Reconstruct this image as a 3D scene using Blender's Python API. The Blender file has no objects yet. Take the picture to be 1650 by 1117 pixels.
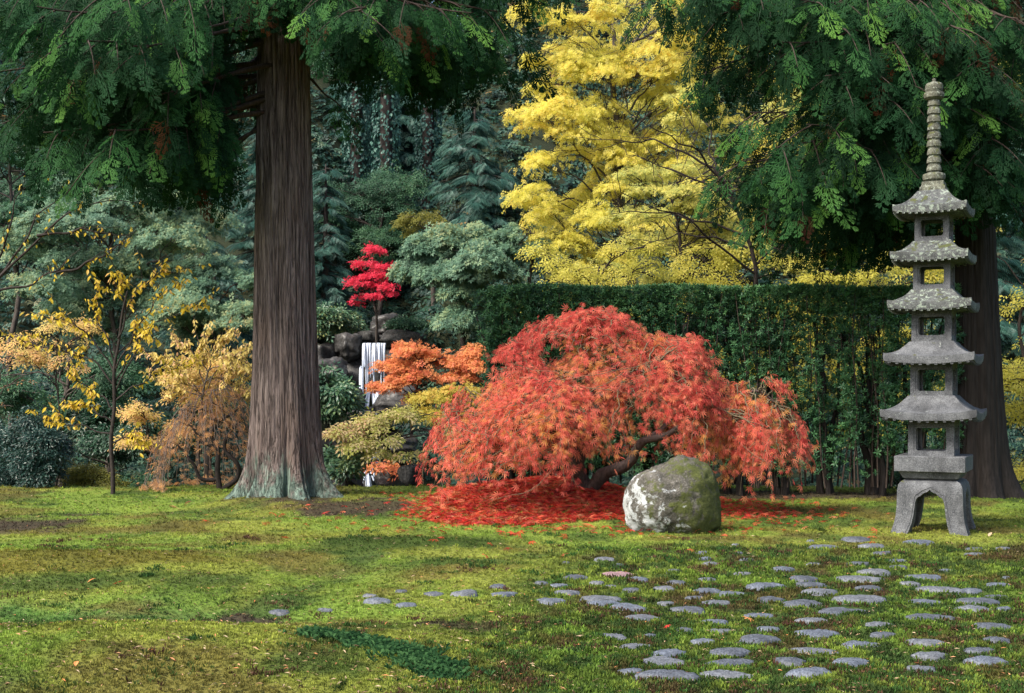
import bpy, math, random
import numpy as np

# ------------------------------------------------------------------ camera, world, sun, exposure
scene = bpy.context.scene
F, CAMH, HV = 2000.0, 1.7, 630.0          # focal length in photo pixels, eye height, horizon row

cam_data = bpy.data.cameras.new('camera')
cam_data.sensor_fit = 'HORIZONTAL'
cam_data.sensor_width = 36.0
cam_data.lens = 36.0 * F / 1650.0
cam_data.shift_y = (HV - 558.5) / 1650.0
cam_data.clip_start = 0.1
cam_data.clip_end = 600.0
camera = bpy.data.objects.new('camera', cam_data)
camera.location = (0, 0, CAMH)
camera.rotation_euler = (math.radians(90), 0, 0)
scene.collection.objects.link(camera)
scene.camera = camera

SUN_EL, SUN_AZ = math.radians(46), math.atan2(-0.78, -0.62)      # azimuth from +Y towards +X
world = bpy.data.worlds.new('World')
scene.world = world
world.use_nodes = True
wn = world.node_tree.nodes
sky = wn.new('ShaderNodeTexSky')
sky.sky_type = 'NISHITA'
sky.sun_disc = False
sky.sun_elevation = SUN_EL
sky.sun_rotation = SUN_AZ
sky.air_density = 1.0
sky.dust_density = 4.0
sky.ozone_density = 1.0
wn['Background'].inputs['Strength'].default_value = 0.125
world.node_tree.links.new(sky.outputs['Color'], wn['Background'].inputs['Color'])

sun_data = bpy.data.lights.new('sun', 'SUN')
sun_data.energy = 2.4
sun_data.angle = math.radians(18)
sun_data.color = (1.0, 0.94, 0.84)
sun = bpy.data.objects.new('sun', sun_data)
sun.rotation_euler = (math.radians(90) - SUN_EL, 0, math.pi - SUN_AZ)
scene.collection.objects.link(sun)

scene.view_settings.view_transform = 'Standard'
scene.view_settings.look = 'None'
scene.view_settings.exposure = 1.33
scene.view_settings.gamma = 1.0
scene.view_settings.use_curve_mapping = False
scene.render.engine = 'CYCLES'
cy = scene.cycles
cy.max_bounces = 4
cy.diffuse_bounces = 2
cy.glossy_bounces = 2
cy.transmission_bounces = 2
cy.transparent_max_bounces = 6
cy.volume_bounces = 0
cy.caustics_reflective = False
cy.caustics_refractive = False
cy.use_denoising = True
cy.use_adaptive_sampling = True
cy.adaptive_threshold = 0.018
cy.use_light_tree = False

# ------------------------------------------------------------------ helpers: noise, placement, meshes
rg = np.random.default_rng(11)
C = scene.collection


def vnoise(p, seed=0):
    p = np.asarray(p, float)
    i = np.floor(p).astype(np.int64)
    f = p - i
    f = f * f * (3 - 2 * f)
    out = 0
    for dx in (0, 1):
        for dy in (0, 1):
            for dz in (0, 1):
                h = ((i[:, 0] + dx) * 374761393 + (i[:, 1] + dy) * 668265263 + (i[:, 2] + dz) * 1440662683 + seed * 971215073) & 0xffffffff
                h = ((h ^ (h >> 13)) * 1274126177) & 0xffffffff
                h = (h ^ (h >> 16)) & 0xffffffff
                w = (f[:, 0] if dx else 1 - f[:, 0]) * (f[:, 1] if dy else 1 - f[:, 1]) * (f[:, 2] if dz else 1 - f[:, 2])
                out = out + w * (h / 4294967295.0)
    return out


def fbm(p, seed=0, oct=4, gain=.5):
    p = np.asarray(p, float)
    a, s, t = 1.0, 0.0, 0.0
    for k in range(oct):
        s = s + a * vnoise(p * 2 ** k + 17.3 * k, seed + k)
        t += a
        a *= gain
    return s / t


def P(u, v, Y):
    """photo pixel at distance Y -> point in the place"""
    return np.array([(u - 825) / F * Y, Y, CAMH - (v - HV) / F * Y])


def GP(u, v):
    """photo pixel -> (x, y) on level lawn"""
    Y = F * CAMH / (v - HV)
    return np.array([(u - 825) / F * Y, Y])


def nrm(a):
    a = np.asarray(a, float)
    return a / np.maximum(np.linalg.norm(a, axis=-1, keepdims=True), 1e-9)


def smooth(e0, e1, x):
    t = np.clip((x - e0) / (e1 - e0), 0, 1)
    return t * t * (3 - 2 * t)


def wloc(o):
    v = np.zeros(3)
    while o is not None:
        v = v + np.array(o.location)
        o = o.parent
    return v


def mesh_np(name, V, faces, smooth_shade=False, attrs=None, colors=None):
    """faces: list of int arrays (n,k).  attrs: dict name -> per-face float.  colors: dict name -> per-face rgb"""
    me = bpy.data.meshes.new(name)
    V = np.asarray(V, np.float32)
    faces = [np.asarray(f, np.int32) for f in faces if len(f)]
    nf = sum(len(f) for f in faces)
    nl = sum(f.size for f in faces)
    me.vertices.add(len(V))
    me.vertices.foreach_set('co', V.ravel())
    me.loops.add(nl)
    me.loops.foreach_set('vertex_index', np.concatenate([f.ravel() for f in faces]))
    me.polygons.add(nf)
    tot = np.concatenate([np.full(len(f), f.shape[1], np.int32) for f in faces])
    start = np.concatenate([[0], np.cumsum(tot)[:-1]]).astype(np.int32)
    me.polygons.foreach_set('loop_start', start)
    me.polygons.foreach_set('loop_total', tot)
    me.polygons.foreach_set('use_smooth', np.full(nf, smooth_shade, bool))
    for k, a in (attrs or {}).items():
        at = me.attributes.new(k, 'FLOAT', 'FACE')
        at.data.foreach_set('value', np.asarray(a, np.float32))
    for k, a in (colors or {}).items():
        at = me.attributes.new(k, 'FLOAT_COLOR', 'FACE')
        a = np.asarray(a, np.float32)
        at.data.foreach_set('color', np.concatenate([a, np.ones((len(a), 1), np.float32)], 1).ravel())
    me.update(calc_edges=True)
    me.validate()
    return me


def link(name, me, mat=None, parent=None, loc=(0, 0, 0)):
    o = bpy.data.objects.new(name, me)
    C.objects.link(o)
    o.location = loc
    if parent is not None:
        o.parent = parent
    if mat is not None and me is not None and len(me.materials) == 0:
        me.materials.append(mat)
    return o


def tag(o, label=None, cat=None, group=None, kind=None):
    if label:
        o['label'] = label
    if cat:
        o['category'] = cat
    if group:
        o['group'] = group
    if kind:
        o['kind'] = kind
    return o


def thing(name, loc, label, cat, group=None):
    o = bpy.data.objects.new(name, None)
    o.empty_display_size = .2
    C.objects.link(o)
    o.location = tuple(float(c) for c in loc)
    return tag(o, label, cat, group)


def part(name, V, faces, mat, parent, smooth_shade=False, attrs=None, colors=None):
    """mesh given in world coordinates, hung under parent"""
    return link(name, mesh_np(name, np.asarray(V) - wloc(parent), faces, smooth_shade, attrs, colors), mat, parent)


class MB:
    """collects pieces into one mesh"""
    def __init__(s):
        s.V, s.F, s.n = [], [], 0

    def add(s, V, faces):
        V = np.asarray(V, float)
        s.V.append(V)
        for f in faces:
            if len(f):
                s.F.append(np.asarray(f, np.int64) + s.n)
        s.n += len(V)
        return s

    def get(s):
        by = {}
        for f in s.F:
            by.setdefault(f.shape[1], []).append(f)
        return np.concatenate(s.V), [np.concatenate(v) for v in by.values()]

    def box(s, c, h, R=None):
        v = np.array([[x, y, z] for x in (-1, 1) for y in (-1, 1) for z in (-1, 1)], float) * np.asarray(h)
        if R is not None:
            v = v @ np.asarray(R).T
        return s.add(v + np.asarray(c), [[(0, 1, 3, 2), (4, 6, 7, 5), (0, 4, 5, 1), (2, 3, 7, 6), (0, 2, 6, 4), (1, 5, 7, 3)]])

    def tube(s, pts, rad, sides=6, cap=True):
        pts = np.asarray(pts, float)
        n = len(pts)
        rad = np.broadcast_to(np.asarray(rad, float), (n,))
        t = nrm(np.gradient(pts, axis=0))
        ref = np.array([0.0, 0, 1]) if abs(t[0, 2]) < .9 else np.array([1.0, 0, 0])
        a = nrm(np.cross(t[0], ref))
        A = []
        for k in range(n):
            a = a - t[k] * np.dot(a, t[k])
            a = a / max(np.linalg.norm(a), 1e-9)
            A.append(a)
        A = np.array(A)
        B = np.cross(t, A)
        th = np.arange(sides) * 2 * math.pi / sides
        V = pts[:, None] + rad[:, None, None] * (np.cos(th)[None, :, None] * A[:, None] + np.sin(th)[None, :, None] * B[:, None])
        i = np.arange(n - 1)[:, None] * sides
        j = np.arange(sides)[None]
        j2 = (j + 1) % sides
        Fq = np.stack([i + j, i + j2, i + sides + j2, i + sides + j], -1).reshape(-1, 4)
        V = V.reshape(-1, 3)
        fs = [Fq]
        if cap:
            V = np.concatenate([V, pts[-1:] + t[-1:] * rad[-1]])
            jj = np.arange(sides)
            fs.append(np.stack([(n - 1) * sides + jj, (n - 1) * sides + (jj + 1) % sides, np.full(sides, n * sides)], -1))
        return s.add(V, fs)

    def lathe(s, prof, c, seg=20):
        prof = np.asarray(prof, float)
        th = np.arange(seg) * 2 * math.pi / seg
        V = np.stack([prof[:, None, 0] * np.cos(th), prof[:, None, 0] * np.sin(th), np.broadcast_to(prof[:, None, 1], (len(prof), seg))], -1).reshape(-1, 3) + np.asarray(c)
        i = np.arange(len(prof) - 1)[:, None] * seg
        j = np.arange(seg)[None]
        j2 = (j + 1) % seg
        return s.add(V, [np.stack([i + j, i + j2, i + seg + j2, i + seg + j], -1).reshape(-1, 4)])

    def part(s, name, mat, parent, smooth_shade=False):
        V, Fs = s.get()
        return part(name, V, Fs, mat, parent, smooth_shade)


# ------------------------------------------------------------------ leaf templates and scattering
def lance(base, tip, w, mid=.45, lift=.0):
    base, tip = np.asarray(base, float), np.asarray(tip, float)
    d = tip - base
    s = np.array([-d[1], d[0], 0])
    s = s / np.linalg.norm(s) * w
    m = base + d * mid + np.array([0, 0, lift])
    return [base, m + s, tip, m - s]


def templ(quads):
    V = np.array([v for q in quads for v in q], float)
    Fq = np.arange(len(V)).reshape(-1, 4)
    return V, np.concatenate([Fq[:, [0, 2, 1]], Fq[:, [0, 3, 2]]])


T_DIAMOND = (np.array([(0, 0, 0), (.45, .27, .05), (1, 0, -.10), (.45, -.27, .05)], float), np.array([(0, 2, 1), (0, 3, 2)]))
T_OVATE = (np.array([(0, 0, 0), (.25, .17, .04), (.6, .19, .0), (1, 0, -.16), (.6, -.19, .0), (.25, -.17, .04), (.45, 0, -.03)], float),
           np.array([(0, 6, 1), (1, 6, 2), (2, 6, 3), (3, 6, 4), (4, 6, 5), (5, 6, 0)]))
T_LACE = templ([lance((0, 0, 0), (r * math.cos(a), r * math.sin(a), -.22 * r * abs(math.sin(a)) - .10), .040 * r + .009, .5, .05)
                for a, r in [(math.radians(d), rr) for d, rr in ((0, 1.0), (27, .92), (-27, .92), (57, .74), (-57, .74), (98, .46), (-98, .46))]])
T_MAPLE = templ([lance((0, 0, 0), (r * math.cos(a), r * math.sin(a), -.12 * r), .13 * r, .5, .03)
                 for a, r in [(math.radians(d), rr) for d, rr in ((0, 1.0), (40, .85), (-40, .85), (85, .6), (-85, .6))]])


def frond_template(pairs=11, w=.030, L=.42):
    q = [lance((0, 0, 0), (1.0, 0, -.30), .014, .5, .05)]
    for k in range(pairs):
        t = .06 + .86 * k / (pairs - 1)
        l = L * (1 - t) ** .65 * (1.0 if t > .12 else .75) + .07
        for sgn in (1, -1):
            t2 = t + (.03 if sgn > 0 else 0)
            z0 = -.30 * t2 * t2
            a = math.radians(52 - 12 * t)
            q.append(lance((t2, 0, z0), (t2 + l * math.cos(a), sgn * l * math.sin(a), z0 - .10 - .30 * l), w * (.7 + .6 * (1 - t)), .55, .02))
    return templ(q)


T_FROND = frond_template(9, .026, .44)
def cedar_spray(seed):
    """an irregular flat spray: side branchlets, each with its own small scaly shoots"""
    r = np.random.default_rng(seed)
    bend = r.uniform(-.14, .14)
    yy = lambda t: bend * math.sin(t * 2.6)
    q = [lance((0, 0, 0), (.5, yy(.5), -.06), .012), lance((.45, yy(.45), -.05), (1.0, yy(1), -.30), .011)]
    for k in range(12):
        t = .07 + .86 * k / 11 + r.normal(0, .012)
        sg = 1 if k % 2 else -1
        l = (.40 * (1 - t) ** .7 + .07) * r.uniform(.6, 1.15)
        a = math.radians(r.uniform(38, 58) - 10 * t)
        z0 = -.30 * t * t
        d = np.array([math.cos(a), sg * math.sin(a), -.30 - .2 * r.random()])
        b0 = np.array([t, yy(t), z0])
        q.append(lance(b0, b0 + d * l, .015, .5, .01))
        for s in (.28, .50, .72, .9):
            for g in (1, -1):
                if r.random() < .12:
                    continue
                a2 = a * sg + g * math.radians(r.uniform(30, 50))
                l2 = (.10 + .22 * l) * (1.1 - s) * r.uniform(.7, 1.2) + .02
                p0 = b0 + d * l * s
                q.append(lance(p0, p0 + np.array([math.cos(a2), math.sin(a2), -.35]) * l2, .017, .6, .008))
    return templ(q)


T_CEDAR = [cedar_spray(s) for s in (1, 2, 3, 4)]
T_FROND_LOW = frond_template(4, .075)
T_SPRIG = templ([lance((0, 0, 0), (math.cos(a) * math.cos(e), math.sin(a) * math.cos(e), math.sin(e)), .16, .55, .0)
                 for a, e in ((0, .5), (1.05, .1), (2.1, .6), (3.14, .15), (4.2, .55), (5.25, .1), (.5, 1.3))])
T_SPRAY5 = templ([lance((.15 * k, 0, 0), (.15 * k + .42 * math.cos(s), .42 * math.sin(s), -.10), .11, .5, .03)
                  for k, s in ((0, .9), (1, -.9), (2, .75), (3, -.7), (3.6, .0))])


def frames(fwd, up):
    X = nrm(fwd)
    Y = nrm(np.cross(up, X))
    Z = np.cross(X, Y)
    return np.stack([X, Y, Z], -1)          # columns


def scatter(tm, pos, fwd, up, size, rnd=None, wid=1.0):
    """place a template at every point; returns V, [F], rnd per face"""
    tv, tf = tm
    pos = np.asarray(pos, float)
    n, k = len(pos), len(tv)
    M = frames(np.asarray(fwd, float), np.asarray(up, float)) * np.asarray(size, float).reshape(-1, 1, 1)
    V = np.einsum('nij,kj->nki', M, tv * np.array([1, wid, 1])) + pos[:, None]
    Fc = (tf[None] + (np.arange(n) * k)[:, None, None]).reshape(-1, 3)
    if rnd is None:
        rnd = rg.random(n)
    return V.reshape(-1, 3), [Fc], np.repeat(rnd, len(tf))


def leaves(name, tm, pos, fwd, up, size, mat, parent, rnd=None, wid=1.0, kind=None):
    V, Fs, r = scatter(tm, pos, fwd, up, size, rnd, wid)
    o = part(name, V, Fs, mat, parent, False, {'rnd': r})
    if kind:
        o['kind'] = kind
    return o


def loose_leaves(tm, pos, fwd, up, size, mat, parent, keep=300):
    """the leaves that show largest as parts of their own; returns the indices left over"""
    pos = np.asarray(pos)
    rank = np.argsort(-(np.asarray(size) / np.maximum(pos[:, 1], 1) * (1 + .25 * rg.random(len(pos)))))
    sel, rest = rank[:keep], np.sort(rank[keep:])
    metas = []
    for q in range(8):
        metas.append(mesh_np('leaf', tm[0], [tm[1]], False, {'rnd': np.full(len(tm[1]), (q + .5) / 8)}))
        metas[-1].materials.append(mat)
    M = frames(np.asarray(fwd)[sel], np.asarray(up)[sel])
    w = wloc(parent)
    from mathutils import Matrix
    for k, i in enumerate(sel):
        o = bpy.data.objects.new('leaf', metas[k % 8])
        C.objects.link(o)
        o.parent = parent
        m = Matrix(M[k].tolist()).to_4x4()
        o.rotation_euler = m.to_euler()
        o.scale = (float(size[i]),) * 3
        o.location = tuple(float(c) for c in (pos[i] - w))
    return rest


_cloud = {}


def cloud_of(mat):
    """the same leaf material, reading its tone from the instance"""
    if mat.name not in _cloud:
        c = mat.copy()
        for n in c.node_tree.nodes:
            if n.type == 'ATTRIBUTE':
                n.attribute_type = 'INSTANCER'
        _cloud[mat.name] = c
    return _cloud[mat.name]


def spray_of(tm, spots, jig):
    """several leaves on one short twig, as one template"""
    V, Fc = [], []
    for x, y, z, a, s in spots:
        R = np.array([[math.cos(a), -math.sin(a), 0], [math.sin(a), math.cos(a), 0], [0, 0, 1]])
        tilt = np.array([[1, 0, 0], [0, math.cos(jig * a), -math.sin(jig * a)], [0, math.sin(jig * a), math.cos(jig * a)]])
        Fc.append(tm[1] + sum(len(v) for v in V))
        V.append((tm[0] * s) @ tilt.T @ R.T + np.array([x, y, z]))
    return np.concatenate(V), np.concatenate(Fc)


SPOTS4 = [(0, 0, 0, .9, .9), (.7, -.25, .05, -1.0, 1.0), (1.1, .5, -.15, .6, .85), (1.6, 0, -.25, -.1, 1.05)]


def leaf_mass(name, tm, pos, fwd, up, size, mat, parent, attr, values):
    """like instance_cloud, as one plain mesh"""
    V, Fs, _ = scatter(tm, pos, fwd, up, size)
    k = len(tm[1])
    values = np.asarray(values)
    o = part(name, V, Fs, mat, parent, False, {attr: np.repeat(values, k)} if values.ndim == 1 else None, None if values.ndim == 1 else {attr: np.repeat(values, k, 0)})
    o['kind'] = 'stuff'
    return o


def instance_cloud(name, tm, pos, fwd, up, size, mat, parent, attr, values):
    """a mass too fine to count: points carrying a frame, one small template set on each by geometry nodes"""
    from mathutils import Matrix
    pos = np.asarray(pos, float)
    M = frames(np.asarray(fwd, float), np.asarray(up, float))
    # rotation matrix -> euler XYZ
    sy = -M[:, 2, 0]
    ey = np.arcsin(np.clip(sy, -1, 1))
    ex = np.arctan2(M[:, 2, 1], M[:, 2, 2])
    ez = np.arctan2(M[:, 1, 0], M[:, 0, 0])
    me = bpy.data.meshes.new(name)
    me.vertices.add(len(pos))
    me.vertices.foreach_set('co', (pos - wloc(parent)).astype(np.float32).ravel())
    at = me.attributes.new('rot', 'FLOAT_VECTOR', 'POINT')
    at.data.foreach_set('vector', np.column_stack([ex, ey, ez]).astype(np.float32).ravel())
    at = me.attributes.new('scl', 'FLOAT', 'POINT')
    at.data.foreach_set('value', np.asarray(size, np.float32))
    values = np.asarray(values, np.float32)
    if values.ndim == 1:
        at = me.attributes.new(attr, 'FLOAT', 'POINT')
        at.data.foreach_set('value', values)
    else:
        at = me.attributes.new(attr, 'FLOAT_COLOR', 'POINT')
        at.data.foreach_set('color', np.concatenate([values, np.ones((len(values), 1), np.float32)], 1).ravel())
    me.update()
    o = link(name, me, mat, parent)
    ng = bpy.data.node_groups.new(name + '_nodes', 'GeometryNodeTree')
    ng.interface.new_socket('Geometry', in_out='INPUT', socket_type='NodeSocketGeometry')
    ng.interface.new_socket('Geometry', in_out='OUTPUT', socket_type='NodeSocketGeometry')
    gi, go = ng.nodes.new('NodeGroupInput'), ng.nodes.new('NodeGroupOutput')
    ip = ng.nodes.new('GeometryNodeInstanceOnPoints')
    many, ones = isinstance(tm, list), []
    for t_ in (tm if many else [tm]):
        tme = mesh_np(name + '_piece', t_[0], [t_[1]])
        tme.materials.append(mat)
        holder = bpy.data.objects.new(name + '_piece', tme)
        oi = ng.nodes.new('GeometryNodeObjectInfo')
        oi.inputs['Object'].default_value = holder
        if many:
            g1 = ng.nodes.new('GeometryNodeGeometryToInstance')
            ng.links.new(oi.outputs['Geometry'], g1.inputs[0])
            ones.append(g1)
    if many:
        jg = ng.nodes.new('GeometryNodeJoinGeometry')
        for g1 in ones:
            ng.links.new(g1.outputs[0], jg.inputs[0])
        ip.inputs['Pick Instance'].default_value = True
    def named(t, nm):
        n = ng.nodes.new('GeometryNodeInputNamedAttribute')
        n.data_type = t
        n.inputs['Name'].default_value = nm
        return n.outputs[0]
    e2r = ng.nodes.new('FunctionNodeEulerToRotation')
    ng.links.new(named('FLOAT_VECTOR', 'rot'), e2r.inputs[0])
    ng.links.new(gi.outputs[0], ip.inputs['Points'])
    ng.links.new(jg.outputs[0] if many else oi.outputs['Geometry'], ip.inputs['Instance'])
    ng.links.new(e2r.outputs[0], ip.inputs['Rotation'])
    ng.links.new(named('FLOAT', 'scl'), ip.inputs['Scale'])
    ng.links.new(ip.outputs[0], go.inputs[0])
    md = o.modifiers.new('scatter', 'NODES')
    md.node_group = ng
    o['kind'] = 'stuff'
    return o


T_MAPLE3 = templ([lance((0, 0, 0), (r_ * math.cos(a_), r_ * math.sin(a_), -.12 * r_), .17 * r_, .5, .03)
                  for a_, r_ in ((0, 1.0), (.95, .8), (-.95, .8))])


# ------------------------------------------------------------------ materials
def new_mat(name):
    m = bpy.data.materials.new(name)
    m.use_nodes = True
    nt = m.node_tree
    return m, nt, nt.nodes['Principled BSDF'], nt.nodes['Material Output']


def ramp(nt, cols, fac):
    r = nt.nodes.new('ShaderNodeValToRGB')
    e = r.color_ramp.elements
    while len(e) < len(cols):
        e.new(.5)
    for k, c in enumerate(cols):
        if len(c) == 4:
            e[k].position = c[3]
        else:
            e[k].position = k / (len(cols) - 1)
        e[k].color = (c[0], c[1], c[2], 1)
    nt.links.new(fac, r.inputs['Fac'])
    return r.outputs['Color']


def noise(nt, scale, detail=4, rough=.55, vec=None, dist=0):
    n = nt.nodes.new('ShaderNodeTexNoise')
    n.inputs['Scale'].default_value = scale
    n.inputs['Detail'].default_value = detail
    n.inputs['Roughness'].default_value = rough
    n.inputs['Distortion'].default_value = dist
    if vec is not None:
        nt.links.new(vec, n.inputs['Vector'])
    return n.outputs['Fac']


def coord(nt, scale=(1, 1, 1), which='Object'):
    tc = nt.nodes.new('ShaderNodeTexCoord')
    mp = nt.nodes.new('ShaderNodeMapping')
    mp.inputs['Scale'].default_value = scale
    nt.links.new(tc.outputs[which], mp.inputs['Vector'])
    return mp.outputs['Vector']


def mixc(nt, fac, a, b):
    m = nt.nodes.new('ShaderNodeMix')
    m.data_type = 'RGBA'
    for s, val in ((m.inputs[0], fac), (m.inputs[6], a), (m.inputs[7], b)):
        if isinstance(val, (tuple, list)):
            s.default_value = (*val[:3], 1)
        elif isinstance(val, (int, float)):
            s.default_value = val
        else:
            nt.links.new(val, s)
    return m.outputs[2]


def math_n(nt, op, a, b=None, clamp=False):
    m = nt.nodes.new('ShaderNodeMath')
    m.operation = op
    m.use_clamp = clamp
    for s, val in ((m.inputs[0], a), (m.inputs[1], b)):
        if val is None:
            continue
        if isinstance(val, (int, float)):
            s.default_value = val
        else:
            nt.links.new(val, s)
    return m.outputs[0]


def step(nt, x, lo, hi):
    m = nt.nodes.new('ShaderNodeMapRange')
    m.interpolation_type = 'SMOOTHSTEP'
    m.inputs['From Min'].default_value = lo
    m.inputs['From Max'].default_value = hi
    nt.links.new(x, m.inputs['Value'])
    return m.outputs['Result']


def bump(nt, bsdf, h, strength=.5, dist=.02):
    b = nt.nodes.new('ShaderNodeBump')
    b.inputs['Strength'].default_value = strength
    b.inputs['Distance'].default_value = dist
    nt.links.new(h, b.inputs['Height'])
    nt.links.new(b.outputs['Normal'], bsdf.inputs['Normal'])


def leaf_mat(name, cols, trans=.35, rough=.5, spec=.3, attr='rnd', cloud=False):
    m, nt, b, out = new_mat(name)
    a = nt.nodes.new('ShaderNodeAttribute')
    if cloud:
        a.attribute_type = 'INSTANCER'
    a.attribute_name = attr
    col = ramp(nt, cols, a.outputs['Fac'])
    nt.links.new(col, b.inputs['Base Color'])
    b.inputs['Roughness'].default_value = rough
    b.inputs['Specular IOR Level'].default_value = spec
    t = nt.nodes.new('ShaderNodeBsdfTranslucent')
    nt.links.new(col, t.inputs['Color'])
    mx = nt.nodes.new('ShaderNodeMixShader')
    mx.inputs['Fac'].default_value = trans
    nt.links.new(b.outputs[0], mx.inputs[1])
    nt.links.new(t.outputs[0], mx.inputs[2])
    nt.links.new(mx.outputs[0], out.inputs['Surface'])
    return m


def bark_mat(name, dark, light, scale=30, stretch=.15, rough=.85):
    m, nt, b, out = new_mat(name)
    v = coord(nt, (1, 1, stretch))
    n = noise(nt, scale, 5, .6, v)
    nt.links.new(ramp(nt, [(*dark, .3), (*light, .75)], n), b.inputs['Base Color'])
    b.inputs['Roughness'].default_value = rough
    b.inputs['Specular IOR Level'].default_value = .2
    bump(nt, b, n, .6, .01)
    return m


def up_facing(nt):
    g = nt.nodes.new('ShaderNodeNewGeometry')
    s = nt.nodes.new('ShaderNodeSeparateXYZ')
    nt.links.new(g.outputs['Normal'], s.inputs[0])
    return s.outputs['Z']


def stone_mat(name, a, b_, lichen=None, lichen_lo=.58, moss=None, moss_lo=.6, spots=None, scale=9, rough=.85, speck=120, moss_up=.5, spot_lo=.60):
    m, nt, b, out = new_mat(name)
    v = coord(nt)
    n1 = noise(nt, scale, 6, .65, v)
    col = ramp(nt, [(*a, .3), (*b_, .7)], n1)
    n2 = noise(nt, speck, 2, .5, v)
    col = mixc(nt, math_n(nt, 'MULTIPLY', step(nt, n2, .5, .68), .45), col, tuple(c * 1.5 for c in b_))
    col = mixc(nt, math_n(nt, 'MULTIPLY', step(nt, n2, .5, .34), .45), col, tuple(c * .35 for c in a))
    st_ = noise(nt, scale * .45, 5, .6, coord(nt, (1, 1, .45)))
    col = mixc(nt, math_n(nt, 'MULTIPLY', step(nt, st_, .47, .70), .6), col, tuple(c * .30 for c in a))
    if lichen:
        n3 = noise(nt, scale * 1.7, 8, .72, v, .4)
        col = mixc(nt, step(nt, n3, lichen_lo, lichen_lo + .06), col, lichen)
    if moss:
        n4 = noise(nt, scale * .8, 7, .7, v, .3)
        f = math_n(nt, 'ADD', n4, math_n(nt, 'MULTIPLY', up_facing(nt), moss_up * .3))
        mc = mixc(nt, noise(nt, 60, 3, .6, v), tuple(c * .45 for c in moss), tuple(c * 1.4 for c in moss))
        col = mixc(nt, step(nt, f, moss_lo, moss_lo + .08), col, mc)
    if spots:
        n5 = noise(nt, scale * 1.1, 9, .75, coord(nt, (1.1, .9, 1.2)), .2)
        col = mixc(nt, step(nt, n5, spot_lo, spot_lo + .04), col, spots)
    nt.links.new(col, b.inputs['Base Color'])
    b.inputs['Roughness'].default_value = rough
    b.inputs['Specular IOR Level'].default_value = .3
    h = math_n(nt, 'ADD', math_n(nt, 'MULTIPLY', n1, .8), math_n(nt, 'MULTIPLY', n2, .25))
    bump(nt, b, h, .6, .012)
    return m

# ------------------------------------------------------------------ the ground
TRUNK = P(459, 800, 19.0)
MAPLE = np.array([(948 - 825) / F * 17.5, 17.5])
FALL_X = -4.25          # x of the stream gully


def gauss(x, y, c, sx, sy):
    return np.exp(-((x - c[0]) / sx) ** 2 - ((y - c[1]) / sy) ** 2)


def height(x, y):
    x = np.asarray(x, float)
    y = np.asarray(y, float)
    p = np.stack([x, y, np.zeros_like(x)], -1).reshape(-1, 3)
    small = (fbm(p * 1.1, 3, 4).reshape(x.shape) - .5) * .09
    bil = np.abs(fbm(p * 4.2, 31, 2).reshape(x.shape) - .5) * 2
    z = small + .040 * (.35 - bil) * (1 - smooth(21, 23, y))
    z = z + .40 * gauss(x, y, (.45, 17.9), 1.75, 1.55)                # leafy mound under the maple
    z = z + .15 * gauss(x, y, (TRUNK[0], TRUNK[1] + .1), 1.6, 1.3)     # rise round the cedar
    z = z + .27 * gauss(x, y, (-2.7, 7.5), 1.9, 1.0)                   # near left swell
    z = z + .13 * gauss(x, y, (-4.4, 11.8), 2.4, 1.2)
    z = z - .11 * gauss(x, y, (-2.1, 9.4), 1.1, .5) - .08 * gauss(x, y, (-1.6, 11.2), .7, .9)                    # swale
    z = z + .06 * gauss(x, y, (-1.4, 13.4), 1.3, .6)
    # beyond the lawn: a dip to the stream, then the hill
    right = smooth(-1.5, 1.5, x)
    edge = 21.9 + .25 * np.sin(x * .8)
    dip = smooth(edge, edge + 3.5, y) * (1 - smooth(28, 33, y)) * 1.1 * (1 - right * .7)
    hill = np.maximum(0, y - 30) * .30 * smooth(28, 36, y) + np.maximum(0, y - 38) * .62
    hill = np.minimum(hill, 34)
    hill = hill * (1 - .30 * smooth(0, 14, x) * (1 - smooth(45, 70, y)))
    rough = (fbm(p * .35, 9, 4).reshape(x.shape) - .5) * 2.2 * smooth(27, 42, y)
    z2 = -dip + hill + rough
    gul = np.exp(-((x - FALL_X) / 2.0) ** 2)
    gy = np.interp(y, [21.9, 24, 29.5, 30.3, 34, 37.2, 38.2, 42, 60], [0, -1.15, -1.15, -.35, -.2, .6, 1.6, 3.1, 14])
    z2 = z2 * (1 - gul * smooth(22, 26, y)) + gy * gul * smooth(22, 26, y)
    return z + z2 * smooth(21.5, 23.0, y)


def axis(parts):
    out = []
    for a, b, d in parts:
        out.append(np.arange(a, b, d))
    out.append([parts[-1][1]])
    return np.concatenate(out)


gx = axis([(-90, -20, 5), (-20, -9, .6), (-9, 9.6, .075), (9.6, 20, .6), (20, 90, 5)])
gy_ = axis([(-25, 4, 3), (4, 6.4, .3), (6.4, 12, .055), (12, 22.6, .11), (22.6, 46, .45), (46, 80, 1.2), (80, 140, 6)])
GX, GY = np.meshgrid(gx, gy_)
GZ = height(GX.ravel(), GY.ravel())

# what grows where on the lawn (real colours of moss, soil and litter)
PATCH = {}


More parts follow.
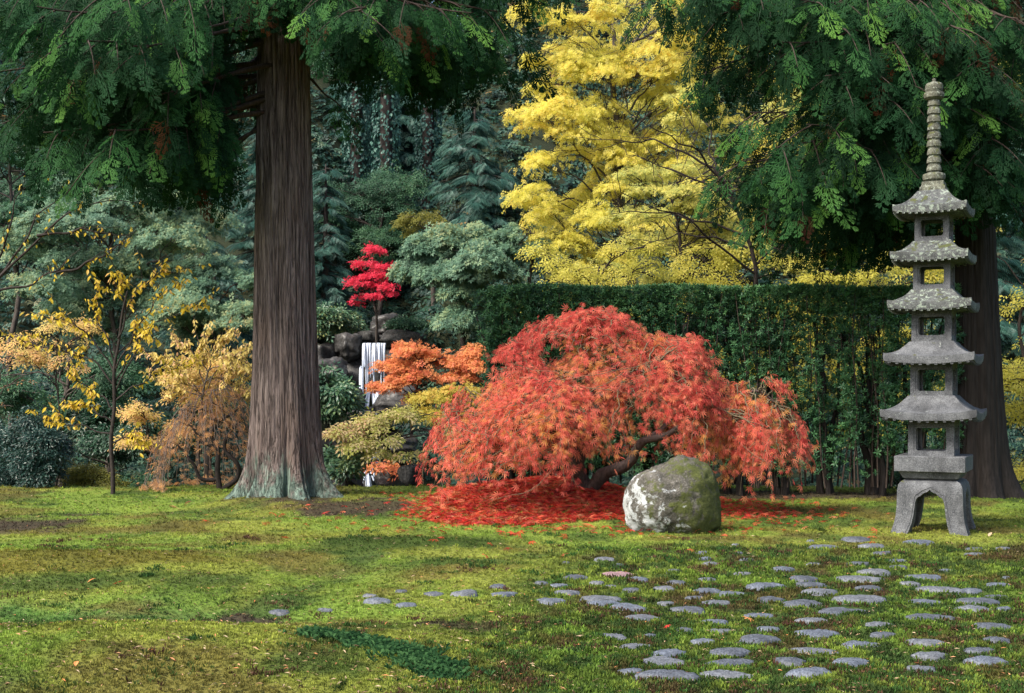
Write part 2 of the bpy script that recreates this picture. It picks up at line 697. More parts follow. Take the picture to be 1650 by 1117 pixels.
def lawn_colour(x, y):
    p = np.stack([x, y * .75, np.zeros_like(x)], -1)
    n1 = fbm(p * .8 + 3.1, 21, 6, .62)
    n2 = fbm(p * np.array([1.5, 1.9, 1]) + 7.7, 22, 6, .6)
    n3 = fbm(p * np.array([5.0, 7.5, 1]), 23, 3)
    A = np.array([.198, .226, .038])         # yellow-green moss
    B = np.array([.142, .212, .032])         # fresh green
    Cc = np.array([.026, .062, .014])        # dark tufts
    D = np.array([.115, .080, .026])         # brownish moss
    E = np.array([.046, .032, .026])         # soil
    S = np.array([.070, .190, .050])         # blue-green moss
    m = lambda t: t[:, None]
    c = A + (B - A) * m(smooth(.42, .60, n1))
    c = c + (S - c) * m(.75 * np.clip(gauss(x, y, (-3.4, 9.6), 1.6, .45) + gauss(x, y, (-1.8, 9.0), .8, .3), 0, 1) * smooth(.3, .6, n2))
    c = c + (Cc - c) * m(.75 * smooth(.50, .64, n2))
    c = c + (D - c) * m(.66 * smooth(.52, .66, fbm(p * np.array([1.0, 1.5, 1]) + 40, 24, 6, .6)))
    dark = gauss(x, y, (-1.55, 13.6), 1.0, 1.0) + gauss(x, y, (-.75, 13.9), .9, 1.0)          # dark moss in the dip
    c = c + (np.array([.036, .066, .012]) - c) * m(.95 * smooth(.30, .95, dark + (n2 - .5) * 1.8 + (n3 - .5) * .8))
    t_ = np.clip((y - 9.4) / 3.6, 0, 1)
    swale = np.exp(-((x - (-2.1 + .75 * t_)) / .30) ** 2) * smooth(9.0, 9.6, y) * smooth(13.2, 12.4, y)
    c = c + (np.array([.040, .075, .020]) - c) * m(.75 * smooth(.25, 1.0, swale + (n2 - .5) * 2.2 + (n3 - .5) * .8))
    olive = gauss(x, y, (-4.6, 11.4), 1.2, .45) + gauss(x, y, (-3.6, 11.9), 1.3, .4)
    c = c + (np.array([.105, .085, .014]) - c) * m(.75 * smooth(.3, .8, olive + (n2 - .5)))
    soil = gauss(x, y, (-2.05, 9.45), .36, .36) * 1.05 + gauss(x, y, (-.35, 8.9), .8, .30) * .8 \
        + gauss(x, y, (-2.1, 17.4), 1.1, 1.2) * 1.05 + gauss(x, y, (-6.3, 15.8), 1.3, 1.6) * .8 + gauss(x, y, (.2, 20.2), 2.5, 1.2) * .7 \
        + gauss(x, y, (4.2, 20.2), 3.6, .9) * 1.2 + gauss(x, y, (TRUNK[0], TRUNK[1]), 1.1, 1.0) * .9
    c = c + (E - c) * m(.95 * smooth(.44, .74, soil + (n3 - .5) * .9 + (n2 - .5) * .5))
    bed = smooth(-.6, .8, x - .15 * (y - 10)) * smooth(13.9, 13.0, y + (n1 - .5) * 2)          # taller moss round the stones
    bedc = np.array([.085, .150, .020])
    c = c + (bedc - c) * m(.6 * bed)
    c = c + (np.array([.022, .045, .014]) - c) * m(bed * .85 * smooth(.50, .60, n3))
    c = c + (np.array([.060, .030, .018]) - c) * m(bed * .7 * smooth(.56, .66, fbm(p * 3.2 + 90, 27, 3)))
    c = c * m(.72 + .56 * n3)
    hillc = np.array([.020, .026, .018])
    c = c + (hillc - c) * m(smooth(21.9, 23.2, y))
    return np.clip(c, .004, 1), bed


gcol, _ = lawn_colour(GX.ravel(), GY.ravel())
ny, nx = GX.shape
ii = np.arange(ny - 1)[:, None] * nx + np.arange(nx - 1)[None]
gq = np.stack([ii, ii + 1, ii + nx + 1, ii + nx], -1).reshape(-1, 4)
gme = mesh_np('ground', np.stack([GX.ravel(), GY.ravel(), GZ], -1), [gq], True)
at = gme.attributes.new('col', 'FLOAT_COLOR', 'POINT')
at.data.foreach_set('color', np.concatenate([gcol, np.ones((len(gcol), 1))], 1).astype(np.float32).ravel())

m, nt, b, out = new_mat('moss_ground')
a = nt.nodes.new('ShaderNodeAttribute')
a.attribute_name = 'col'
gv = coord(nt)
gn = noise(nt, 38, 5, .65, gv)
gn2 = noise(nt, 140, 3, .6, gv)
colr = mixc(nt, step(nt, gn, .48, .66), a.outputs['Color'], (.012, .018, .008))
colr = mixc(nt, math_n(nt, 'MULTIPLY', step(nt, gn2, .5, .7), .35), colr, (.19, .20, .05))
nt.links.new(colr, b.inputs['Base Color'])
b.inputs['Roughness'].default_value = .95
b.inputs['Specular IOR Level'].default_value = .1
bump(nt, b, math_n(nt, 'ADD', gn, math_n(nt, 'MULTIPLY', gn2, .4)), .9, .02)
M_GROUND = m
tag(link('ground', gme, M_GROUND), kind='structure')


def hz(x, y):
    return height(np.atleast_1d(np.asarray(x, float)), np.atleast_1d(np.asarray(y, float)))


def on_ground(u, v, it=6):
    """photo pixel -> the point where that sight line meets the ground (used only to read positions off the photo)"""
    Y = F * CAMH / (v - HV)
    for _ in range(it):
        z = hz((u - 825) / F * Y, Y)[0]
        Y = .5 * Y + .5 * F * (CAMH - z) / (v - HV)
    return np.array([(u - 825) / F * Y, Y, hz((u - 825) / F * Y, Y)[0]])


# ------------------------------------------------------------------ stone pagoda
M_GRANITE = stone_mat('granite', (.046, .050, .056), (.130, .136, .145), lichen=(.20, .22, .21), lichen_lo=.61, moss=(.07, .075, .025), moss_lo=.70, scale=7, speck=90, moss_up=.35)
M_GRANITE_OLD = stone_mat('granite_lichened', (.034, .038, .040), (.110, .117, .115), lichen=(.20, .24, .20), lichen_lo=.53, moss=(.060, .070, .022), moss_lo=.63, scale=11, speck=90, moss_up=.4)
M_FINIAL = stone_mat('granite_mossy', (.050, .052, .040), (.135, .138, .105), lichen=(.22, .245, .20), lichen_lo=.54, moss=(.075, .085, .024), moss_lo=.56, scale=16, speck=90, moss_up=.2)

PAG_Y = 15.0
PX = PAG_Y / F
pag_c = P(1505, 862, PAG_Y)
pag_c[2] = hz(pag_c[0], pag_c[1])[0] - .02
pagoda = thing('stone_pagoda', pag_c, 'tall five tiered grey granite pagoda standing on moss lawn', 'pagoda')
pagoda.rotation_euler = (0, 0, math.radians(-26.5))
Z0 = 857


def pz(v):
    return (Z0 - v) * PX


def lpart(name, mb, mat, parent, sm=False):
    V, Fs = mb.get()
    return link(name, mesh_np(name, V, Fs, sm), mat, parent)


def bevel(o, w, seg=2):
    md = o.modifiers.new('bevel', 'BEVEL')
    md.width = w
    md.segments = seg
    md.limit_method = 'ANGLE'
    return o


# the four-legged foot
H = pz(771)
zs = [z_ * .935 for z_ in (0, .06, .14, .24, .36, .48, .57, .63, .665, .685)] + [H]
hw = [.445, .425, .402, .385, .376, .374, .371, .358, .335, .300, .262]


def hwz(z):
    return np.interp(z, zs, hw)


def arch():
    pts = []
    for s, z in [(.56, 0), (.53, .06), (.50, .14), (.475, .24), (.455, .34), (.44, .40), (.41, .445), (.36, .475), (.29, .485), (.25, .50), (.19, .525), (.12, .535), (.06, .545), (0, .575)]:
        pts.append((s, z * .935))
    return pts


ar = arch()
mb = MB()
for k in range(4):
    c, s_ = math.cos(k * math.pi / 2), math.sin(k * math.pi / 2)
    R = np.array([[c, -s_, 0], [s_, c, 0], [0, 0, 1]])
    for sgn in (1, -1):
        inner = ar
        n = len(inner)
        outer = []
        for j in range(n):
            outer.append((1.0, zs[j]) if j < len(zs) else ((1.0 - (j - len(zs) + 1) / (n - len(zs))), H))
        rows = []
        for q in np.linspace(0, 1, 7):
            row = []
            for (si, zi), (so, zo) in zip(inner, outer):
                s2, z2 = si + (so - si) * q, zi + (zo - zi) * q
                h_ = hwz(z2)
                row.append((sgn * s2 * h_, -h_, z2))
            rows.append(row)
        V = np.array(rows).reshape(-1, 3) @ R.T
        ii2 = np.arange(6)[:, None] * n + np.arange(n - 1)[None]
        q4 = np.stack([ii2, ii2 + 1, ii2 + n + 1, ii2 + n], -1).reshape(-1, 4)
        if sgn > 0:
            q4 = q4[:, ::-1]
        mb.add(V, [q4])
h_ = hw[-1]
mb.add([(-h_, -h_, H), (h_, -h_, H), (h_, h_, H), (-h_, h_, H)], [[(0, 1, 2, 3)]])
foot = lpart('leg_base', mb, M_GRANITE, pagoda, True)
import bmesh
bm = bmesh.new()
bm.from_mesh(foot.data)
bmesh.ops.remove_doubles(bm, verts=bm.verts, dist=.0015)
bmesh.ops.recalc_face_normals(bm, faces=bm.faces)
bm.to_mesh(foot.data)
bm.free()
md = foot.modifiers.new('solid', 'SOLIDIFY')
md.thickness = .15
md.offset = -1
md.use_even_offset = False
foot.modifiers.new('es', 'EDGE_SPLIT').split_angle = math.radians(45)
for k in range(4):
    c, s_ = math.cos(k * math.pi / 2), math.sin(k * math.pi / 2)
    R = np.array([[c, -s_, 0], [s_, c, 0], [0, 0, 1]])
    line = [(s + .075 - .03 * (z / .575), z + (.035 if s < .42 else 0)) for s, z in ar]
    line = [(s, z) for s, z in line] + [(-s, z) for s, z in line[::-1][1:]]
    pts = np.array([(s * hwz(z), -hwz(z) - .001, z) for s, z in line]) @ R.T
    lpart('arch_moulding', MB().tube(pts, .0075, 6), M_GRANITE, pagoda, True)

# plate
mb = MB()
s1, s2 = .315, .385
zb, zm, zt = pz(770), pz(757.5), pz(733)
V = []
for h_, z in ((s1 * .93, zb), (s1, zb + .012), (s2 * .93, zm), (.402, zm), (.403, zt - .008), (.395, zt)):
    V += [(-h_, -h_, z), (h_, -h_, z), (h_, h_, z), (-h_, h_, z)]
qs = [(4 * r + j, 4 * r + (j + 1) % 4, 4 * r + 4 + (j + 1) % 4, 4 * r + 4 + j) for r in range(5) for j in range(4)]
mb.add(V, [qs + [(20, 21, 22, 23), (3, 2, 1, 0)]])
bevel(lpart('plate', mb, M_GRANITE, pagoda), .012)


def rounded_rect(w, h, r, n=5):
    pts = []
    for cx, cz, a0 in ((w - r, h - r, 0), (-w + r, h - r, 90), (-w + r, -h + r, 180), (w - r, -h + r, 270)):
        for k in range(n):
            a = math.radians(a0 + 90 * k / (n - 1))
            pts.append((cx + r * math.cos(a), cz + r * math.sin(a)))
    return pts


def chamber(hwid, zlo, zhi, win_w, win_lo, win_hi, mat):
    mb = MB()
    zc, hh = (win_lo + win_hi) / 2, (win_hi - win_lo) / 2
    rim = rounded_rect(win_w * 1.15, hh * 1.17, .03)
    inn = rounded_rect(win_w, hh, .028)
    n = len(inn)
    outer = []
    for (x, z) in rim:
        # push out to the rectangle of the wall
        kx = hwid / abs(x) if abs(x) > 1e-6 else 1e9
        top = (zhi - zc) if z > 0 else (zc - zlo)
        kz = top / abs(z) if abs(z) > 1e-6 else 1e9
        k_ = min(kx, kz)
        outer.append((x * k_, z * k_))
    # snap the nearest outer point of each quadrant to the corner
    for q in range(4):
        cx, cz = ((hwid, zhi - zc), (-hwid, zhi - zc), (-hwid, zlo - zc), (hwid, zlo - zc))[q]
        i = min(range(q * 5, q * 5 + 5), key=lambda j: (outer[j][0] - cx) ** 2 + (outer[j][1] - cz) ** 2)
        outer[i] = (cx, cz)
    th = .05 * hwid / .25
    for k in range(4):
        c, s_ = math.cos(k * math.pi / 2), math.sin(k * math.pi / 2)
        R = np.array([[c, -s_, 0], [s_, c, 0], [0, 0, 1]])
        rings = [[(x, -hwid, z + zc) for x, z in outer], [(x, -hwid, z + zc) for x, z in rim], [(x, -hwid + .010, z + zc) for x, z in rim],
                 [(x, -hwid + .010, z + zc) for x, z in inn], [(x, -hwid + th, z + zc) for x, z in inn],
                 [(np.clip(x, -hwid + th, hwid - th), -hwid + th, z + zc) for x, z in outer]]
        V = np.array(rings).reshape(-1, 3) @ R.T
        j = np.arange(n)
        qs = np.concatenate([np.stack([r * n + j, r * n + (j + 1) % n, (r + 1) * n + (j + 1) % n, (r + 1) * n + j], -1) for r in range(5)])
        mb.add(V, [qs])
    i_ = hwid - th * .5
    mb.box((0, 0, zlo + .012), (i_, i_, .012))
    mb.box((0, 0, zhi - .008), (i_, i_, .008))
    o = lpart('chamber', mb, mat, pagoda)
    return o


def roof(half, top_half, vt, ve, lift, mat, edge=.085, seed=0):
    """vt: photo row of the roof's top, ve: row of the eave's underside"""
    zt_, zb_ = pz(vt), pz(ve)
    n, K = 17, 9
    side = np.linspace(-1, 1, n)[:-1]
    per = []
    for k in range(4):
        for s in side:
            per.append([(s, -1), (1, s), (-s, 1), (-1, -s)][k])
    per = np.array(per)
    ecoord = np.array([abs(s) for k in range(4) for s in side])
    corner = ecoord ** 2.2
    rings = []
    He = zt_ - (zb_ + edge)
    for q in np.linspace(0, 1, K):
        w = top_half + (half - top_half) * q
        z = zt_ - He * (1 - (1 - q) ** 1.75) + lift * corner * q ** 2
        rings.append(np.column_stack([per * w, z]))
    wob = 1.0
    rings.append(np.column_stack([per * half * 1.003, zb_ + edge * .5 + lift * corner * wob]))
    rings.append(np.column_stack([per * (half * .990), zb_ + lift * corner * .95]))
    rings.append(np.column_stack([per * (half * .95), zb_ + .004 + lift * corner * .8]))
    rings.append(np.column_stack([per * top_half * .9, np.full(len(per), zb_ + .006)]))
    m_ = len(per)
    V = np.concatenate(rings)
    jit = (fbm(V * 14 + seed * 9, seed, 3) - .5) * .012
    V[:, 2] += jit * 1.5
    V[:, :2] *= (1 + (fbm(V * 9 + seed * 4 + 50, seed + 7, 3) - .5) * .035)[:, None]
    j = np.arange(m_)
    qs = np.concatenate([np.stack([r * m_ + j, r * m_ + (j + 1) % m_, (r + 1) * m_ + (j + 1) % m_, (r + 1) * m_ + j], -1) for r in range(len(rings) - 1)])
    V = np.concatenate([V, [[0, 0, zt_]]])
    cap = np.stack([(j + 1) % m_, j, np.full(m_, len(V) - 1)], -1)
    mb = MB().add(V, [qs[:, ::-1], cap[:, ::-1]])
    o = lpart('roof', mb, mat, pagoda, True)
    o.modifiers.new('es', 'EDGE_SPLIT').split_angle = math.radians(38)
    # rafter ends under the eave
    rm = MB().box((0, 0, 0), (.016, .03, .011)).get()
    rme = mesh_np('rafter_end', rm[0], rm[1])
    rme.materials.append(mat)
    cnt = 11
    for k in range(4):
        a = k * math.pi / 2
        for q in range(cnt):
            s = -1 + 2 * (q + .5) / cnt
            x, y = s * half * .95, -half * .915
            r_ = link('rafter_end', rme, None, o, (x * math.cos(a) - y * math.sin(a), x * math.sin(a) + y * math.cos(a), zb_ - .006 + lift * .8 * abs(s) ** 2.2))
            r_.rotation_euler = (0, 0, a)
    return o


tiers = [  # chamber half width, rows (bottom, top), window rows, roof half, rows (top, eave), lift
    (.263, 733, 674, 725, 689, .545, 637, 677, .052, M_GRANITE),
    (.240, 637, 584, 630, 596, .512, 551, 587, .043, M_GRANITE),
    (.228, 551, 500, 541, 512, .474, 468, 502, .036, M_GRANITE_OLD),
    (.212, 468, 421, 460, 432, .440, 391, 424, .030, M_GRANITE_OLD),
    (.197, 391, 345, 383, 357, .420, 309, 348, .032, M_GRANITE_OLD)]
for q, (cw, v0, v1, w0, w1, rh, rt, re_, lf, mt) in enumerate(tiers):
    chamber(cw, pz(v0) - .004, pz(v1), cw * .655, pz(w0), pz(w1), M_GRANITE)
    up_w = tiers[q + 1][0] if q < 4 else .15
    ro = roof(rh, up_w * 1.10, rt, re_, lf, mt, edge=.088 if q < 4 else .08, seed=q)
    if q == 4:
        ro['label'] = 'topmost roof with thick pale lichen and moss'


def lathe_part(name, prof, seg=22):
    return lpart(name, MB().lathe([(r, pz(v)) for r, v in prof], (0, 0, 0), seg), M_FINIAL, pagoda, False)


mb = MB()
V = []
for h_, v in ((.150, 311), (.150, 303), (.128, 301), (.128, 294)):
    V += [(-h_, -h_, pz(v)), (h_, -h_, pz(v)), (h_, h_, pz(v)), (-h_, h_, pz(v))]
qs = [(4 * r + j, 4 * r + (j + 1) % 4, 4 * r + 4 + (j + 1) % 4, 4 * r + 4 + j) for r in range(3) for j in range(4)]
mb.add(V, [qs + [(12, 13, 14, 15)]])
bevel(lpart('finial_base', mb, M_FINIAL, pagoda), .012)
lathe_part('finial_bowl', [(0, 294.5), (.09, 294.5), (.128, 290), (.134, 284), (.128, 281), (.09, 279), (0, 278)])
v0, v1 = 279, 160.5
nr = 9
st = (v0 - v1) / nr
for k in range(nr):
    vb = v0 - k * st
    r0 = .089 - .0025 * (k % 3) - .001 * k
    lathe_part('finial_ring', [(0, vb), (r0 * .80, vb), (r0 * .82, vb - st * .18), (r0, vb - st * .22), (r0 * .98, vb - st * .55), (r0 * .86, vb - st * .93), (r0 * .80, vb - st * .98), (0, vb - st * .98)])
lathe_part('finial_cup', [(0, 161), (.08, 161), (.115, 158), (.122, 153), (.116, 150), (.08, 149), (0, 149)])
lathe_part('finial_jewel', [(0, 150), (.092, 149.5), (.106, 145), (.104, 138), (.085, 134.5), (.045, 133), (.02, 131), (.024, 129), (.018, 127), (0, 126)])


# ------------------------------------------------------------------ rocks
def ico(sub):
    bm = bmesh.new()
    bmesh.ops.create_icosphere(bm, subdivisions=sub, radius=1.0)
    V = np.array([v.co[:] for v in bm.verts])
    Fc = np.array([[v.index for v in f.verts] for f in bm.faces])
    bm.free()
    return V, Fc


ICO3, ICO4, ICO5 = ico(3), ico(4), ico(5)


def rock(name, c, rad, seed, mat, label=None, cat='rock', group=None, amp=.28, fl=.5, sub=ICO4, rz=0.0, box=.0):
    """c: centre of the base.  fl: how far the centre sits above the base, in radii"""
    V, Fc = sub
    D = V.copy()
    if box:
        m_ = np.abs(D).max(1, keepdims=True)
        D = D * (1 - box) + D / m_ * .8 * box
    n = fbm(V * 1.3 + seed * 5.7, seed, 4) - .5
    n2 = np.abs(fbm(V * 2.6 + seed * 3.1, seed + 3, 3) - .5)
    D = D * (1 + amp * 2.2 * n - amp * 1.1 * n2)[:, None]
    D[:, 2] = np.where(D[:, 2] < 0, D[:, 2] * .8, D[:, 2])
    R = np.array([[math.cos(rz), -math.sin(rz), 0], [math.sin(rz), math.cos(rz), 0], [0, 0, 1]])
    W = (D * np.asarray(rad)) @ R.T + np.array([0, 0, rad[2] * fl])
    o = link(name, mesh_np(name, W, [Fc], True), mat, None, tuple(float(q) for q in c))
    return tag(o, label, cat, group)


# boulder beside the maple, silhouette taken from the photo
m, nt, b, out = new_mat('boulder_stone')
v = coord(nt)
n1 = noise(nt, 5, 8, .7, v)
colr = ramp(nt, [(.020, .020, .014, .32), (.070, .065, .052, .5), (.165, .155, .135, .70)], n1)
colr = mixc(nt, math_n(nt, 'MULTIPLY', step(nt, noise(nt, 70, 3, .6, v), .5, .7), .5), colr, (.30, .28, .26))
sx = nt.nodes.new('ShaderNodeSeparateXYZ')
nt.links.new(v, sx.inputs[0])
# moss on the right-hand and upper sides
mo = math_n(nt, 'ADD', noise(nt, 4.5, 8, .72, v, .3), math_n(nt, 'MULTIPLY', sx.outputs['X'], .24))
mossc = mixc(nt, noise(nt, 45, 4, .6, v), (.014, .024, .005), (.11, .125, .020))
colr = mixc(nt, step(nt, mo, .46, .57), colr, mossc)
# white lichen low on the left
li = math_n(nt, 'SUBTRACT', noise(nt, 6.5, 9, .74, coord(nt, (1, 1, 1.15)), .3), math_n(nt, 'MULTIPLY', math_n(nt, 'ADD', sx.outputs['X'], math_n(nt, 'MULTIPLY', sx.outputs['Z'], .75)), .26))
colr = mixc(nt, step(nt, li, .50, .57), colr, (.40, .425, .43))
nt.links.new(colr, b.inputs['Base Color'])
b.inputs['Roughness'].default_value = .9
bump(nt, b, math_n(nt, 'ADD', n1, math_n(nt, 'MULTIPLY', mo, .8)), 1.0, .07)
M_BOULDER = m
bc = on_ground(1084, 862)
by = bc[1] + .42
bs = by / F
V, Fc = ICO5
th = np.arctan2(V[:, 2], V[:, 0])
deg = np.degrees(th)
pix0 = {0: 78, 20: 79, 38: 80, 50: 86, 62: 82, 75: 78, 90: 73, 105: 71, 120: 72, 135: 75, 150: 79, 165: 78, 180: 76, 200: 80, 220: 85, -90: 60, -130: 85, -145: 84, -160: 80, -180: 76, -30: 82, -50: 80, -15: 80}
pix = {-180: 77, -165: 80, -150: 84, -135: 82, -90: 62, -45: 84, -30: 86, -15: 80, 0: 76, 15: 74, 30: 79, 42: 80, 52: 76, 64: 72, 76: 70, 90: 63, 105: 57, 120: 55, 135: 62, 150: 70, 165: 74, 180: 77}
ks = sorted(pix)
rr = np.interp(deg, ks, [pix[k] for k in ks])
flat = np.hypot(V[:, 0], V[:, 2])
W = np.column_stack([V[:, 0] * rr, V[:, 1] * 62, V[:, 2] * rr])
nn = fbm(V * 1.5 + 31, 5, 5) - .5
W = W * (1 + .10 * nn - .10 * np.abs(fbm(V * 3 + 3, 8, 3) - .5))[:, None]
W = W + nrm(V) * (fbm(V * 6, 12, 5, .65) - .5)[:, None] * 15
W = W * bs
W[:, 2] += 56 * bs
W[:, 2] = np.maximum(W[:, 2], -.12)
boulder = link('boulder', mesh_np('boulder', W, [Fc], True), M_BOULDER, None, (float((1084 - 825) / F * by), float(by), float(bc[2]) - .02))
tag(boulder, 'large rounded boulder with white lichen and green moss before red maple', 'boulder')

# stepping stones
STONES_R = [(978,60,25),(1130,56,90),(1180,77,80),(1330,66,105),(1510,87,65),(1600,86,45),(1018,83,105),(1215,102,80),(1510,105,65),(628,100,45),(745,99,25),(735,73,25),(635,119,40),(772,122,50),(655,135,50),(1257,125,50),(1135,137,80),(310,120,65),(355,140,40),(183,131,35),(985,136,40),(890,152,75),(1258,146,55),(1185,163,100),(1415,158,50),(535,157,45),(760,167,60),(350,170,125),(218,180,85),(1130,186,145),(1345,180,115),(958,186,90),(640,185,50),(410,187,80),(103,197,40),(287,196,45),(163,205,55),(545,197,60),(330,210,40),(1610,180,30),(975,203,85),(1300,199,60),(1585,206,70),(400,221,65),(505,217,70),(830,209,130),(1170,216,90),(1400,222,140),(1500,223,75),(8,231,35),(190,231,75),(640,224,90),(1580,243,75),(1010,229,110),(725,235,85),(605,245,60),(290,250,120),(135,257,90),(845,252,90),(1140,252,150),(1345,262,120),(1520,260,130),(670,263,90),(305,268,100),(955,267,130),(508,264,50),(385,279,105),(585,287,105),(1510,286,110),(1605,281,50),(1085,294,165),(430,317,140),(810,306,95),(1360,314,155),(990,324,100),(665,326,90),(1565,342,110),(1200,334,95),(843,347,75),(568,350,50),(680,356,90),(1000,364,145),(1213,366,85),(328,374,105),(460,370,45),(1580,386,85),(1350,393,110),(632,386,75),(810,384,135),(410,405,100),(1140,401,120),(1523,418,90),(990,423,165),(515,428,100),(715,425,140),(1365,438,110),(1550,452,130),(912,454,105),(500,459,150),(1110,460,130),(717,461,165),(1335,478,95),(398,487,80),(515,500,180),(705,497,150),(980,494,165)]
STONES_L = [(868,494,68),(1010,487,45),(1187,458,85),(1262,426,45),(1160,440,45),(1277,471,65),(1368,434,65),(1470,432,80),(1590,436,85),(1575,409,55)]
stones = [(820 + x / 2.012, 840 + y / 2.012, w / 2.012, 'R') for x, y, w in STONES_R] + [(20 + x / 2.012, 740 + y / 2.012, w / 2.012, 'L') for x, y, w in STONES_L]
M_STEP = [stone_mat('stepping_stone_%d' % k, a_, b_, lichen=(.16, .17, .19), lichen_lo=.68, moss=(.05, .075, .015), moss_lo=.97, scale=9, rough=.55, speck=70, moss_up=.1)
          for k, (a_, b_) in enumerate([((.062, .073, .094), (.142, .163, .200)), ((.046, .053, .066), (.108, .121, .145)), ((.070, .078, .091), (.158, .171, .192))])]
M_STEP_PINK = stone_mat('stepping_stone_pink', (.20, .12, .125), (.32, .22, .23), scale=10, rough=.5)
ORD = ['first', 'second', 'third', 'fourth', 'fifth', 'sixth', 'seventh', 'eighth', 'ninth', 'tenth', 'eleventh', 'twelfth', 'thirteenth', 'fourteenth', 'fifteenth']
infos = []
for u, v_, w, side in stones:
    p = on_ground(u, v_ + 3)
    infos.append((u, v_, w * p[1] / F, side, p))
right = sorted([i for i in range(len(infos)) if infos[i][3] == 'R'], key=lambda i: infos[i][1])
labels = {}
row, rows_ = 0, [right[k:k + 9] for k in range(0, len(right), 9)]
for r_, idx in enumerate(rows_):
    for q, i in enumerate(sorted(idx, key=lambda i: infos[i][0])):
        wid = infos[i][2]
        size = 'small' if wid < .19 else ('broad' if wid > .30 else 'medium')
        labels[i] = '%s flat grey stone, %s from left in %s cobble row below pagoda' % (size, ORD[q], ORD[r_])
left_i = sorted([i for i in range(len(infos)) if infos[i][3] == 'L'], key=lambda i: infos[i][0])
for q, i in enumerate(left_i):
    labels[i] = 'flat grey stone, %s from left in the thin trail across the moss' % ORD[q]
pink = [i for i in range(len(infos)) if abs(infos[i][0] - (820 + 350 / 2.012)) < .1 and abs(infos[i][1] - (840 + 170 / 2.012)) < .1][0]
labels[pink] = 'pale pink flat stone at the far left of the cobbled area'
stone_xy = []
for i, (u, v_, wid, side, p) in enumerate(infos):
    r2 = np.random.default_rng(500 + i)
    rx = wid / 2 * 1.16
    ry = rx * r2.uniform(.50, .78)
    hgt = min(.032, .006 + rx * r2.uniform(.10, .19)) if i != pink else .02
    n, K = 22, 6
    tt = np.arange(n) * 2 * math.pi / n
    ph, ph2 = r2.uniform(0, 6.28, 2)
    out_ = 1 + .10 * np.cos(2 * tt + ph) + .11 * np.cos(3 * tt + ph2) + .07 * np.cos(5 * tt + ph * 2) + .035 * r2.standard_normal(n)
    Vs = [(0, 0, hgt)]
    sk = r2.uniform(-.25, .25)
    for k in range(1, K + 1):
        q = k / K
        rr = q ** .85
        z = hgt * (1 - q ** 3.2) - (.03 if k == K else 0)
        for j in range(n):
            Vs.append((rx * out_[j] * rr * math.cos(tt[j]), ry * out_[j] * rr * math.sin(tt[j]), z * (1 + sk * math.cos(tt[j]) * q) + .0025 * r2.standard_normal() * (k < K)))
    j = np.arange(n)
    tri = np.stack([np.zeros(n, int), 1 + j, 1 + (j + 1) % n], -1)
    qd = np.concatenate([np.stack([1 + k * n + j, 1 + (k + 1) * n + j, 1 + (k + 1) * n + (j + 1) % n, 1 + k * n + (j + 1) % n], -1) for k in range(K - 1)])
    me = mesh_np('stepping_stone', Vs, [tri, qd], True)
    o = link('stepping_stone', me, M_STEP_PINK if i == pink else M_STEP[i % 3], None, (float(p[0]), float(p[1]), float(p[2]) + .006))
    o.rotation_euler = (0, 0, r2.uniform(-.3, .3))
    tag(o, labels[i], 'stone', 'stepping stones set in the moss')
    stone_xy.append((p[0], p[1], rx, ry))
stone_xy = np.array(stone_xy)

# ------------------------------------------------------------------ moss tufts over the lawn
T_TUFT = templ([lance((.25 * math.cos(a), .25 * math.sin(a), 0), (math.cos(a) * l, math.sin(a) * l, h), .17, .45, .12)
                for a, l, h in ((.3, .5, 1.0), (1.9, .7, .75), (3.4, .55, .95), (4.9, .7, .65))])
N = 116000
yy = (6.4 ** -1.3 + rg.random(N) * (22.3 ** -1.3 - 6.4 ** -1.3)) ** (-1 / 1.3)
xx = (rg.random(N) * 2 - 1) * (yy * .425 + 1.2)
ok = np.ones(N, bool)
for sx_, sy_, rx, ry in stone_xy:
    ok &= ((xx - sx_) / rx) ** 2 + ((yy - sy_) / ry) ** 2 > .80
xx, yy = xx[ok], yy[ok]
tc, bed = lawn_colour(xx, yy)
lum = tc.sum(1)
keep = rg.random(len(xx)) < np.clip(lum / .16, .12, 1)
xx, yy, tc, bed = xx[keep], yy[keep], tc[keep], bed[keep]
n = len(xx)
fine = fbm(np.column_stack([xx * 9, yy * 7, xx * 0]), 83, 3)
fine2 = vnoise(np.column_stack([xx * 30, yy * 22, xx * 0]), 84)
tc = tc * (.55 + .8 * rg.random((n, 1))) * (.58 + .85 * smooth(.25, .72, fine))[:, None] * (.72 + .56 * fine2)[:, None]
ang = rg.random(n) * 6.283
fw = np.column_stack([np.cos(ang), np.sin(ang), rg.normal(0, .15, n)])
up = np.column_stack([rg.normal(0, .2, n), rg.normal(0, .2, n), np.ones(n)])
sz = (.009 + .0011 * yy) * (.55 + .8 * rg.random(n)) * (1 + .55 * bed) * (.7 + .7 * fine)
tuft_pos = np.column_stack([xx, yy, hz(xx, yy) - .002])
m, nt, b, out = new_mat('moss_tuft')
a = nt.nodes.new('ShaderNodeAttribute')
a.attribute_name = 'col'
nt.links.new(a.outputs['Color'], b.inputs['Base Color'])
b.inputs['Roughness'].default_value = .8
b.inputs['Specular IOR Level'].default_value = .15
tr = nt.nodes.new('ShaderNodeBsdfTranslucent')
nt.links.new(a.outputs['Color'], tr.inputs['Color'])
mx = nt.nodes.new('ShaderNodeMixShader')
mx.inputs['Fac'].default_value = .3
nt.links.new(b.outputs[0], mx.inputs[1])
nt.links.new(tr.outputs[0], mx.inputs[2])
nt.links.new(mx.outputs[0], out.inputs['Surface'])
M_TUFT = m
